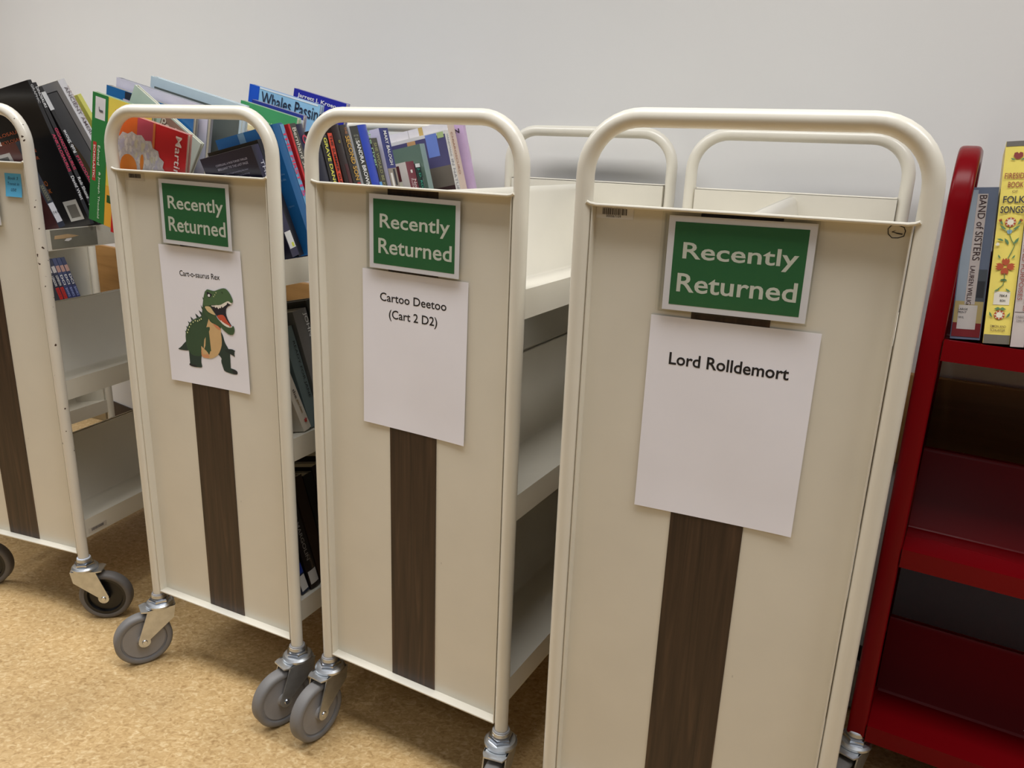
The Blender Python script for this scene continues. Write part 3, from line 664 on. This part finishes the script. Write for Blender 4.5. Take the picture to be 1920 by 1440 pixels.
br('black spine lettered SANDRA BROWN in white, white cover', .3180, .0285, 5.5, .248, .154, (48, 50, 46), back=(226, 226, 230),
   texts=[('S', 'SANDRA BROWN', .001, .170, .096, .0130, -90, WHT, .02), ('S', 'NEW YORK', 0, .228, .016, .004, 0, (170, 170, 150), 0), ('S', 'BEST', 0, .221, .012, .004, 0, (170, 170, 150), 0)])
br('glossy blue rounded spine with pale green lettering', .3475, .0330, 4.5, .252, .150, (52, 76, 186), rnd=.006,
   texts=[('S', 'the river', .010, .200, .080, .009, -90, (150, 190, 150), .01)], patches=[('S', .006, .0155, .02, .13, (96, 160, 224))])
br('dark olive spine with pale green lettering', .3820, .0240, 4, .226, .150, (70, 68, 58),
   texts=[('S', 'SHE WOULD BE KING', 0, .160, .112, .010, -90, (160, 162, 110), .008)], patches=[('S', -.010, .004, .04, .08, (98, 88, 60))])
br('navy spine lettered MARY BALOGH with a lavender cover', .4095, .0345, 3.2, .247, .156, (40, 48, 120), back=(206, 202, 224),
   texts=[('S', 'MARY BALOGH', .002, .204, .074, .0120, -90, WHT, .014)],
   patches=[('S', -.0165, .0165, .118, .160, (150, 140, 128)), ('S', -.010, -.002, .118, .150, (228, 226, 222)), ('S', .002, .010, .122, .158, (50, 50, 58))])
br('maroon paperback spine with white lettering and a pale patterned cover', .4975, .0340, 4, .176, .150, (120, 52, 64), back=(224, 216, 206), hard=False,
   texts=[('S', 'Nora', .005, .120, .030, .012, -90, (230, 214, 214), .006), ('S', 'Roberts', -.006, .120, .034, .010, -90, (210, 180, 184), .006)],
   patches=[('B', .02, .13, .135, .170, (90, 44, 44)), ('B', .02, .13, .090, .134, (226, 222, 196)), ('S', -.004, .004, .150, .157, (230, 225, 220))])
br('dark green paperback spine with mint lettering right of the maroon one', .5330, .0225, 3.5, .172, .150, (44, 58, 56), hard=False,
   texts=[('S', 'J. D. ROBB', 0, .130, .062, .0115, -90, (70, 176, 150), .014)], patches=[('S', -.010, .010, .163, .1715, (232, 236, 236))])
br('sage green hardcover behind the maroon paperback', .5570, .0220, 3.5, .216, .160, (150, 172, 168), back=(100, 122, 110), patches=[('B', .03, .13, .150, .152, (60, 76, 70)), ('B', .01, .11, .100, .140, (216, 226, 230))])
o = br('large book with a dark photo cover and white spine, far end of the novels', .6060, .0190, 3.5, .240, .205, (226, 224, 220), back=(226, 224, 222),
   texts=[('S', 'HANDMADE', 0, .205, .052, .008, -90, (150, 150, 150), 0), ('S', 'IN NATURE', 0, .130, .084, .011, -90, (140, 140, 144), 0)],
   patches=[('B', .0, .160, .092, .232, (84, 80, 120)), ('B', .0, .160, .092, .160, (112, 104, 94)), ('B', .0, .160, .075, .112, (58, 36, 36)), ('B', .024, .056, .185, .238, (116, 140, 214)), ('B', .086, .110, .195, .232, (206, 160, 110)), ('B', .004, .022, .225, .238, (180, 200, 140))])
br('white book with faint sketches and a cream spine lettered CHIAROSCURO', .6290, .0330, 4.5, .262, .205, (222, 204, 186), back=(232, 230, 236),
   texts=[('S', 'CHIAROSCURO', -.004, .186, .100, .0095, -90, (176, 130, 104), .004)], patches=[('B', .070, .082, .220, .262, (206, 178, 110)), ('B', .112, .1128, .228, .262, (160, 156, 150)), ('B', .150, .1508, .205, .245, (190, 186, 190)), ('B', .130, .1308, .215, .240, (190, 186, 190))])
br('lilac book with KIN on its cover, last on the right of the dinosaur cart', .6640, .0120, 2, .266, .222, (206, 178, 214), back=(206, 180, 218), hard=False,
   Wb=.105, texts=[('B', 'ERSKIN', .042, .240, .060, .011, 0, (40, 32, 48), .02)])
# middle and bottom shelf on the right of the dinosaur cart (seen in the gap between two carts)
br('cream spine with a red maple leaf on the middle shelf of the dinosaur cart', .0600, .0230, 12, .185, .150, (206, 198, 184), lvl=1, rnd=.002,
   texts=[('S', 'the', 0, .080, .020, .007, -90, (90, 80, 70), .01), ('S', 'garden', 0, .052, .030, .007, -90, (150, 120, 70), .01), ('S', '*', .002, .020, .010, .010, 0, (176, 34, 34), .02)])
br('slate teal spine lettered for Jane on the middle shelf of the dinosaur cart', .0860, .0300, 6, .210, .146, (104, 120, 122), lvl=1, rnd=.002,
   texts=[('S', 'READY FOR JANE', .004, .120, .120, .008, -90, (40, 48, 52), .006)])
br('grey book lettered JOHN on the middle shelf of the dinosaur cart', .1210, .0400, 5, .238, .150, (122, 120, 118), lvl=1, back=(110, 112, 110), rnd=.003, texts=[('S', 'JOHN', .008, .205, .050, .012, -90, WHT, .01)])
v = .165
for i, (t, H, c, n) in enumerate([(.028, .255, (52, 52, 46), 'dark olive'), (.024, .25, (40, 46, 44), 'black green'), (.030, .245, (66, 58, 48), 'dark brown'), (.026, .25, (48, 54, 60), 'slate'), (.03, .24, (80, 60, 50), 'russet'), (.028, .25, (46, 48, 66), 'dull navy')]):
    br('%s book on the middle shelf, %s behind the grey JOHN book' % (n, ('first', 'second', 'third', 'fourth', 'fifth', 'sixth')[i]), v, t, 4, H, .148, c, lvl=1); v += t + .003
br('blue and green paperback with a white label on the bottom shelf, left of PHILLIP MARGOLIN', .0385, .0225, 8, .185, .146, (24, 40, 66), lvl=2, hard=False,
   texts=[('S', 'DRAGON', 0, .105, .070, .014, -90, (90, 170, 120), .014)], patches=[('S', -.0095, .0095, .006, .040, (214, 214, 214)), ('S', -.0105, .0105, .044, .066, (36, 60, 150))])
br('black spine lettered PHILLIP MARGOLIN with a white label on the bottom shelf', .0635, .0300, 5, .238, .148, (30, 24, 24), lvl=2, rnd=.002,
   texts=[('S', 'PHILLIP MARGOLIN', -.002, .140, .150, .0095, -90, (150, 144, 138), .004), ('S', 'FUGITIVE', .004, .058, .030, .005, -90, (130, 110, 90), 0)], patches=[('S', -.012, .012, .010, .040, (206, 206, 206))])
br('dark brown book beside the PHILLIP MARGOLIN spine on the bottom shelf', .0960, .0300, 4, .245, .148, (52, 36, 26), lvl=2)
br('black book two along from the PHILLIP MARGOLIN spine on the bottom shelf', .1290, .0280, 4, .240, .148, (30, 28, 28), lvl=2)

v = .160  # dark books added so the bright wall gap above this shelf goes dark
for i, (t, H, c, n) in enumerate([(.030, .25, (44, 36, 34), 'dark umber'), (.026, .24, (30, 38, 46), 'midnight blue'), (.034, .255, (58, 44, 36), 'dark tan'), (.03, .25, (34, 34, 36), 'charcoal'), (.03, .245, (50, 30, 32), 'oxblood'), (.032, .25, (40, 48, 40), 'bottle green'), (.03, .25, (48, 44, 52), 'plum grey')]):
    br('%s book added as dark filler, %s behind the two black ones by PHILLIP MARGOLIN' % (n, ('first', 'second', 'third', 'fourth', 'fifth', 'sixth', 'seventh')[i]), v, t, 4, H, .148, c, lvl=2); v += t + .003

# picture books on the left of the dinosaur cart (covers face the camera); v = front cover plane
def bl(label, v, t, d0, d1, H, sp, front, tw=0, s0=0.0, lean=0, **k):
    W = 0.16 - d0
    return book(label, slot('rex', 0, -1, v + t, lean, W, s0, tw), t, H, d1 - d0, sp, front=front, group='picture books on the left shelf of the dinosaur cart', **k)
bl('green and yellow picture book sticking out on the left of the dinosaur cart', .0400, .0110, -.148, .020, .262, (44, 124, 62), (232, 214, 92),
   patches=[('F', 0, .046, 0, .262, (44, 124, 62)), ('F', .009, .038, .212, .255, (222, 222, 226)), ('F', .006, .016, .085, .165, (186, 52, 46)), ('F', .047, .165, .0, .085, (232, 176, 62)), ('F', .052, .070, .050, .066, (48, 88, 40))],
   texts=[('F', 'SCHOLASTIC', .011, .125, .068, .0055, -90, WHT, .016), ('F', 'Edward', .024, .140, .040, .007, -90, (220, 236, 220), .006), ('F', '& Joseph Theobald', .028, .058, .098, .007, -90, (220, 236, 220), .006), ('F', 'J', .026, .232, .010, .012, -90, (90, 90, 96), 0)])
bl('red picture book with a fluffy white animal and Martin down its edge', .0215, .0110, -.058, .137, .2467, (196, 44, 50), (200, 44, 46),
   patches=[('F', .0, .062, .190, .246, (214, 104, 40)), ('F', .0622, .105, .190, .246, (186, 74, 96)), ('F', .105, .111, .180, .246, (212, 120, 60))],
   texts=[('F', 'Martin', .174, .200, .074, .016, -90, (240, 226, 222), .006)])
# wool, face and ear of the animal on the cover
mb = [o for o in COL.objects if o.get('label', '').startswith('red picture book')][0]
b = MB(); rw = random.Random(3); pts = []
for i in range(40):
    a = 2 * math.pi * i / 40; rr_ = 1 + (0.05 if i % 2 else -0.04) + rw.uniform(-.02, .02)
    pts.append((.062 + .082 * rr_ * math.cos(a), .150 + .064 * rr_ * math.sin(a)))
b.quad([(.0110 + .0007, x, z) for x, z in pts])
for cx, cz, rx, rz, mi in ((.044, .145, .024, .026, 1), (.080, .164, .005, .016, 1)):
    b.quad([(.0110 + .0009, cx + rx * math.cos(k * math.pi / 10), cz + rz * math.sin(k * math.pi / 10)) for k in range(20)], mi)
for i in range(150):
    a = rw.uniform(0, 2 * math.pi); q = math.sqrt(rw.uniform(.03, .92)); cx, cz = .062 + .078 * q * math.cos(a),   .148 + .060 * q * math.sin(a)
    if (cx - .044) ** 2 / .027 ** 2 + (cz - .145) ** 2 / .029 ** 2 < 1: continue
    d = rw.uniform(-.5, .5); b.quad([(.0110 + .00075 + i * 1e-6, cx + .0035 * math.cos(k * 1.047) * math.cos(d) - .0065 * math.sin(k * 1.047) * math.sin(d), cz + .0035 * math.cos(k * 1.047) * math.sin(d) + .0065 * math.sin(k * 1.047) * math.cos(d)) for k in range(6)], rw.choice((2, 2, 3, 4)))
b.quad([(.0121, .037 + .012 * math.cos(t) , .135 - .004 * math.sin(t)) for t in (0, .8, 1.57, 2.34, 3.14)] + [(.0121, .037 + .010 * math.cos(t), .1365 - .004 * math.sin(t)) for t in (3.14, 2.34, 1.57, .8, 0)], 5)
b.build('cover_picture', [mat('fluffy_print', (196, 190, 190), 0.6, var=0.18, scale=160), cov((224, 132, 44), .45), cov((220, 214, 208), .5), cov((190, 184, 200), .5), cov((206, 200, 176), .5), cov((60, 30, 20), .5)], mb, smooth=False)
bl('pale green book set askew behind the red picture book, with a barcode label', .0720, .0090, -.150, .050, .235, (176, 196, 182), (190, 208, 194), tw=-20, s0=.074,
   patches=[('F', .160, .195, .130, .180, (222, 222, 222)), ('F', .166, .189, .138, .172, (96, 96, 100)), ('F', .09, .17, .196, .232, (150, 120, 104))], texts=[('F', 'Pocket', .128, .214, .070, .020, 0, (216, 204, 186), .012)])
bl('dark blue picture book with a pink panel, leftmost tall book of the dinosaur cart', .0860, .0120, -.168, .080, .274, (40, 52, 72), (40, 108, 170), patches=[('F', .050, .12, .20, .258, (206, 190, 212)), ('F', .055, .15, .259, .273, (40, 44, 60))])
bl('pale lavender book with a dark blue edge behind the pink-panelled blue one', .1020, .0140, -.160, .100, .292, (46, 62, 120), (212, 210, 228))
bl('large light blue picture book with a forest photo behind the lavender one', .1400, .0170, -.106, .150, .310, (160, 196, 226), (196, 216, 226), pages=mat('bluish_pages', (206, 222, 236), .8),
   patches=[('F', .012, .250, .20, .292, (96, 104, 100))])
bl('purple book with a library barcode, seen through the hoop of the dinosaur cart', .2000, .0160, -.125, .028, .252, (30, 84, 130), (70, 52, 128), patches=[('F', .07, .135, .215, .248, (176, 186, 202)), ('F', .10, .14, .165, .185, (190, 190, 200)), ('F', .020, .06, .10, .24, (30, 84, 130))])
bl('cream-edged book right of the purple one', .2180, .0140, -.110, .045, .250, (220, 206, 190), (222, 210, 196))
bl('maroon book with a magenta stripe right of the purple one', .2340, .0160, -.090, .076, .246, (70, 40, 66), (84, 56, 76), patches=[('F', .110, .160, .200, .208, (180, 60, 150)), ('F', .120, .150, .170, .198, (200, 196, 204))])
bl('yellowish hardcover whose page edges show behind the maroon book', .2520, .0170, -.080, .090, .256, (228, 212, 160), (230, 214, 166))
bl('pale cream book behind the yellowish hardcover', .2700, .0140, -.050, .116, .262, (226, 220, 190), (228, 222, 196))
bl('emerald green picture book with white lettering on the left of the dinosaur cart', .3000, .0130, -.012, .150, .294, (66, 152, 96), (70, 156, 100), texts=[('F', 'HARRY ALLARD', .092, .262, .060, .008, 0, (214, 232, 214), .004)], patches=[('F', .062, .16, .230, .246, (224, 220, 160))])
bl('narrow dark blue book leaning in front of Whales Passing', .3190, .0120, .002, .150, .300, (40, 48, 130), (44, 56, 148), patches=[('F', .10, .15, .262, .290, (206, 206, 220))])
bl('light blue picture book titled Whales Passing', .3600, .0140, -.048, .158, .326, (20, 84, 200), (150, 200, 234), pages=mat('bluish_pages', (206, 222, 236), .8),
   patches=[('F', 0, .030, 0, .326, (20, 84, 200)), ('F', .031, .2, .322, .3255, (226, 238, 246))], texts=[('F', 'Whales Passing', .128, .300, .180, .036, 0, (26, 36, 60), .006)])
bl('royal blue picture book with white hand-lettered author name, behind Whales Passing', .4600, .0140, -.006, .150, .334, (48, 52, 168), (46, 50, 160), texts=[('F', 'Jarrett J. Krosoczka', .088, .3195, .150, .0115, -1, WHT, .02)])
bl('sky blue picture book at the far end on the left of the dinosaur cart', .5600, .0140, .0, .150, .268, (60, 150, 214), (90, 176, 226), patches=[('F', .02, .14, .238, .248, (232, 238, 244))])
bl('white picture book near the far end on the left of the dinosaur cart', .5300, .0140, -.01, .130, .258, (222, 226, 234), (226, 228, 236))

# ------------------------------------------------------------------ books on the chipped cart
def ar(label, v, t, lean, H, W, sp, Wb=None, **k):
    return book(label, slot('chipped', 0, 1, v, lean, W), t, H, Wb or (W - 0.012), sp, group='books on the chipped cart', **k)
ar('navy paperback with a barcode on its back, nearest book on the chipped cart', .0600, .0180, 14, .195, .150, (48, 52, 62), back=(104, 62, 66), hard=False,
   patches=[('S', -.0075, .0075, .012, .056, (220, 220, 226)), ('S', -.006, .006, .060, .098, (70, 72, 66)), ('B', .030, .085, .142, .178, (214, 212, 212)), ('B', .040, .076, .149, .171, (110, 112, 112))],
   texts=[('S', 'XXXXXXX', 0, .079, .036, .009, -90, (150, 146, 120), .0), ('S', '741', 0, .034, .014, .006, 0, (90, 90, 100), 0)])
ar('large black book with orange type and a barcode on its back cover', .1300, .0100, 10.5, .325, .170, (30, 28, 30), Wb=.158, back=(24, 22, 24), hard=False,
   patches=[('B', .012, .055, .015, .062, (206, 204, 200)), ('B', .019, .048, .022, .052, (120, 116, 110))],
   texts=[('S', 'ANKYLOSAURUS', 0, .165, .085, .0085, -90, PNK, .012), ('S', 'David West', 0, .085, .055, .0085, -90, WHT, .01), ('S', 'GRAPHIC', 0, .295, .040, .006, -90, (196, 196, 196), .01)]
   + [('B', s, .118, z, .110, .0075, 0, (190, 96, 58), .012) for s, z in (('ALLOSAURUS', .232), ('ANKYLOSAURUS', .216), ('GIGANOTOSAURUS', .200), ('PTERANODON', .184), ('TYRANNOSAUR', .168))]
   + [('B', 'DINO', .088, .110, .030, .012, 0, (200, 110, 40), .014), ('B', 'BOOK', .086, .092, .030, .010, 0, (200, 110, 40), .014), ('B', 'dinosaurs', .150, .275, .050, .006, 0, (190, 190, 190), .004)])
ar('second thin black spine with pink and white lettering on the chipped cart', .1500, .0100, 12.2, .322, .170, (32, 30, 32), Wb=.158, hard=False,
   texts=[('S', 'GIGANOTOSAURUS', 0, .175, .095, .0085, -90, PNK, .012), ('S', 'Rob Shone', 0, .085, .050, .0085, -90, WHT, .01), ('S', 'DINOSAURS', 0, .290, .045, .007, -90, WHT, .01)], patches=[('S', -.006, .006, .020, .048, (214, 214, 214))])
ar('third thin black spine lettered Rob Shone on the chipped cart', .1858, .0100, 16.6, .320, .170, (34, 32, 34), Wb=.158, hard=False,
   texts=[('S', 'PTERODACTYL', 0, .120, .085, .0085, -90, PNK, .012), ('S', 'Rob Shone', 0, .196, .052, .0095, 90, WHT, .012)], patches=[('S', -.006, .006, .268, .308, (214, 214, 214)), ('S', -.006, .006, .020, .048, (214, 214, 214))])
o = ar('silver hardcover lettered ANCIENT AMERICAS with a figure on its cover', .2650, .0210, 19.5, .345, .170, (226, 224, 226), Wb=.158, back=(150, 150, 154),
   texts=[('S', 'ANCIENT AMERICAS', .001, .258, .140, .0100, -90, (110, 96, 100), .004), ('S', 'CULTURES OF THE', .0085, .288, .080, .004, -90, (176, 140, 130), .0)],
   patches=[('B', 0, .158, 0, .345, (206, 205, 208)), ('B', .016, .150, .020, .326, (40, 40, 44)), ('B', .018, .148, .022, .324, (150, 150, 154))])
b = MB(); fig = [(.05, .20), (.07, .235), (.10, .240), (.115, .215), (.108, .190), (.112, .160), (.104, .120), (.09, .070), (.06, .060), (.052, .10), (.045, .150)]
b.quad([(-.0010, y, z) for y, z in smooth_poly(fig, 2)], 0)
b.quad([(-.0012, .082 + .020 * math.cos(k * .4488), .140 + .012 * math.sin(k * .4488)) for k in range(14)], 1)
for cx, cz in ((.068, .205), (.092, .205)): b.quad([(-.0013, cx + .005 * math.cos(k * .785), cz + .004 * math.sin(k * .785)) for k in range(8)], 2)
b.build('cover_picture', [cov((130, 108, 78), .5), cov((176, 150, 62), .5), cov((44, 36, 30), .5)], o, smooth=False)
ar('yellow-green book behind ANCIENT AMERICAS', .3080, .0120, 21, .318, .170, (222, 220, 110), Wb=.158)
ar('dark book behind the yellow-green one on the chipped cart', .3420, .0200, 20, .280, .170, (56, 46, 42), Wb=.156)

# ------------------------------------------------------------------ slim cases on the half-hidden cart
for i, (c, w1, c1, w2) in enumerate([((44, 48, 66), 'LONDON', (190, 40, 40), 'BEAT'), ((48, 52, 74), 'LONDON', (190, 44, 40), 'KILLS'), ((66, 74, 112), 'DCI', (120, 140, 200), 'BANKS'), ((60, 70, 108), 'DCI', (120, 140, 200), 'BANKS'), ((54, 62, 96), 'DCI', (120, 140, 200), 'BANKS')]):
    t = .0150; M = slot('far', 1, 1, .560 + i * .0162, 8 + 0.0 * i, .150)
    o = thing('disc_case', M, '%s slim case, %s, standing behind the chipped cart' % (('dark grey', 'dark slate', 'blue-grey', 'muted blue', 'steel blue')[i], ('first from the left', 'second from the left', 'third in the row', 'second from the right', 'last on the right')[i]), 'disc case', 'slim cases in a row')
    MB().box((0, 0, 0), (t, .12, .160), bev=.0012).build('case', cov(c), o)
    text(o, 'title', w1, (t / 2, -.0006, .085), (0, 0, -1), (1, 0, 0), .034, .0085, ink(WHT), .016)
    MB().box((.0012, -.0004, .022), (t - .0012, .0002, .062)).build('printed_panel', cov(c1 if i < 2 else (56, 66, 120)), o, smooth=False)
    text(o, 'title', w2, (t / 2, -.0008, .042), (0, 0, -1), (1, 0, 0), .030, .0080, ink((150, 40, 44) if i < 2 else (150, 165, 210)), .014)
    MB().box((.001, -.0005, .003), (t - .001, .0002, .016)).build('spine_label', STICK, o, smooth=False)
    MB().box((.0012, -.0004, .112), (t - .0012, .0002, .134)).build('face_photo', cov((190, 150, 140) if i > 1 else (200, 196, 196)), o, smooth=False)

# ------------------------------------------------------------------ books on the red cart
RA = math.atan2(.0225, .155)
def rs(u, lean, off):
    e = Vector((0, math.sin(RA), math.cos(RA))); uh = Vector((1, 0, 0)); l = R(lean)
    x = uh * math.cos(l) + e * math.sin(l); z = e * math.cos(l) - uh * math.sin(l); y = Vector((0, math.cos(RA), -math.sin(RA)))
    M = Matrix((x, y, z)).transposed().to_4x4(); M.translation = Vector((u, off, .9215 - off * math.tan(RA) + .0024))
    return RF @ M
book('thick slate-blue paperback lettered BAND of SISTERS on the red cart', rs(.0064, 3.9, .034), .0415, .236, .125, (104, 116, 140), hard=False,
     patches=[('S', -.0195, -.006, .045, .232, (150, 164, 178)), ('S', -.0195, .0195, .026, .060, (176, 160, 110)), ('S', .007, .0195, .060, .110, (74, 82, 92)), ('S', -.0195, .0195, .004, .026, (122, 34, 40)), ('S', .008, .018, .066, .092, (46, 50, 58)), ('S', -.0065, .0075, .055, .226, (186, 178, 176)), ('S', -.0135, .012, .016, .054, (200, 196, 192))],
     texts=[('S', 'BAND of SISTERS', .0015, .174, .100, .0100, -90, (52, 32, 36), .002), ('S', 'LAUREN WILLIG', -.001, .085, .060, .0066, -90, (66, 44, 48), .002), ('S', 'LARGE', -.0075, .0475, .013, .0032, 0, (70, 70, 74), 0), ('S', 'PRINT', -.0080, .0425, .012, .0032, 0, (70, 70, 74), 0), ('S', 'WIL', -.0085, .0345, .008, .0032, 0, (70, 70, 74), 0)])
o = book('tall yellow FIRESIDE BOOK OF FOLK SONGS with flowers on its spine', rs(.0520, 4.4, .018), .0350, .304, .135, (238, 220, 112), rnd=.002,
     patches=[('S', -.0172, .0172, .0, .014, (116, 112, 100)), ('S', -.0172, .0172, .2965, .304, (110, 106, 100)), ('S', -.0100, .0110, .060, .080, (226, 220, 206))],
     texts=[('S', 'FIRESIDE', 0, .2530, .0290, .0085, 0, (150, 76, 60), .01), ('S', 'BOOK', .001, .2400, .0200, .0085, 0, (150, 76, 60), .01), ('S', 'OF', .001, .2300, .0070, .0036, 0, (120, 90, 70), 0), ('S', 'FOLK', .001, .2180, .0280, .0105, 0, (60, 60, 66), .016), ('S', 'SONGS', 0, .2030, .0300, .0105, 0, (60, 60, 66), .016), ('S', 'SIMON AND', 0, .0270, .0210, .0034, 0, (90, 70, 60), .004), ('S', 'SCHUSTER', 0, .0210, .0200, .0034, 0, (90, 70, 60), .004), ('S', '784.4', .002, .0740, .0100, .0038, 0, (60, 60, 60), .01), ('S', 'BON', .002, .0665, .0070, .0034, 0, (60, 60, 60), .01)])
def blob(b, cx, cz, pts, mi, lift, sc=1.0, rot=0.0):
    c, s = math.cos(rot), math.sin(rot)
    b.quad([(.0175 + cx + (x * c - z * s) * sc, -.0024 - lift, cz + (x * s + z * c) * sc) for x, z in pts], mi)
b = MB()
petal = [(0, 0), (.0035, .002), (.005, .006), (.0036, .0105), (.0018, .008), (0, .011), (-.0018, .008), (-.0036, .0105), (-.005, .006), (-.0035, .002)]
leaf = [(0, 0), (.0022, .003), (.0026, .007), (0, .012), (-.0012, .007)]
circ = [(math.cos(k * math.pi / 6), math.sin(k * math.pi / 6)) for k in range(12)]
for r_ in (0, math.pi / 2, math.pi, -math.pi / 2): blob(b, .000, .1180, [(x, z + .0015) for x, z in petal], 0, .0008, 1.05, r_)
FP = [cov((178, 82, 50), .5), cov((140, 60, 56), .5), cov((96, 134, 92), .5), cov((130, 168, 190), .5), cov((232, 228, 206), .5)]
h = MB()
blob(h, 0, .2815, [(-.002, -.004), (.002, -.004), (.006, .0), (.0055, .005), (.002, .0062), (0, .004), (-.002, .0062), (-.0055, .005), (-.006, 0)], 1, .0008)
for s in (-1, 1):
    blob(h, .003 * s, .2765, [(x * s, z) for x, z in leaf], 2, .0009, .6, -1.2 * s)
    blob(b, .004 * s, .1740, [(x * s, z) for x, z in leaf], 2, .0009, .9, -1.0 * s)
    blob(b, .012 * s, .1850, [(x, z) for x, z in petal], 0, .0009, .45, -.5 * s)
    blob(b, .005 * s, .0960, [(x * s, z) for x, z in leaf], 2, .0009, .8, 1.3 * s)
    blob(b, .004 * s, .0850, [(x * s, z) for x, z in leaf], 2, .0009, .7, -2.2 * s)
    blob(b, .007 * s, .1300, [(x * s, z) for x, z in leaf], 2, .0009, .6, -.6 * s)
blob(b, .0065, .1520, leaf, 2, .0009, 1.0, -.6); blob(b, .0005, .1500, leaf, 2, .0009, 1.0, .5); blob(b, -.006, .1560, leaf, 2, .0009, .8, 1.2)
blob(b, 0, .1665, petal, 3, .0010, .7); blob(b, -.011, .1500, petal, 4, .0010, .5, 1.0)
h.build('heart_print', FP, o, smooth=False)
f2 = MB()
for cz in (.1845, .0445):
    main = b; b = f2 if cz < .1 else main
    blob(b, 0, cz, circ, 0, .0008, .0072); blob(b, 0, cz, circ, 4, .0010, .0045)
    for k in range(8): blob(b, .0058 * math.cos(k * .785), cz + .0058 * math.sin(k * .785), circ, 4, .0011, .0009)
    for s in (-1, 1): blob(b, .009 * s, cz - .004, [(x * s, z) for x, z in leaf], 2, .0009, .8, -.5 * s)
    b = main
blob(f2, 0, .0535, [(-.008, 0), (-.003, -.002), (0, .0), (.003, -.002), (.008, 0), (.003, .003), (0, .001), (-.003, .003)], 2, .0009)
b.build('flower_print', FP, o, smooth=False); f2.build('rosette_print', FP, o, smooth=False)
stem = MB()
for path in ([(.0, .176), (.0, .168), (.004, .158), (.009, .150), (.006, .140), (.002, .130)], [(.000, .108), (.001, .100), (.0, .090), (-.006, .084)], [(-.011, .178), (-.006, .172), (0, .170), (.006, .172), (.011, .178)]):
    stem.tube([(.0175 + x, -.0030, z) for x, z in path], .0005, 6)
stem.build('flower_stems', cov((96, 134, 92), .5), o)
book('grey book on whales, dolphins and porpoises right of the yellow one', rs(.0885, 4.6, .014), .0175, .240, .13, (196, 186, 182), rnd=.001,
     texts=[('S', 'WHALES, DOLPHINS', .004, .110, .110, .0060, -90, (150, 84, 76), .004), ('S', 'AND PORPOISES', -.004, .112, .082, .0060, -90, (150, 84, 76), .004), ('S', 'GREEN', 0, .046, .012, .003, 0, (110, 104, 104), 0), ('S', '599.5', 0, .040, .010, .003, 0, (110, 104, 104), 0)],
     patches=[('S', -.008, .008, .0525, .0533, (100, 90, 88))])
book('dark green book at the right edge of the red cart', rs(.1085, 5, .014), .030, .215, .13, (44, 50, 44), rnd=.002)
book('dull brown book right of the dark green one on the red cart', rs(.1410, 5, .016), .028, .235, .13, (92, 70, 56), rnd=.002)
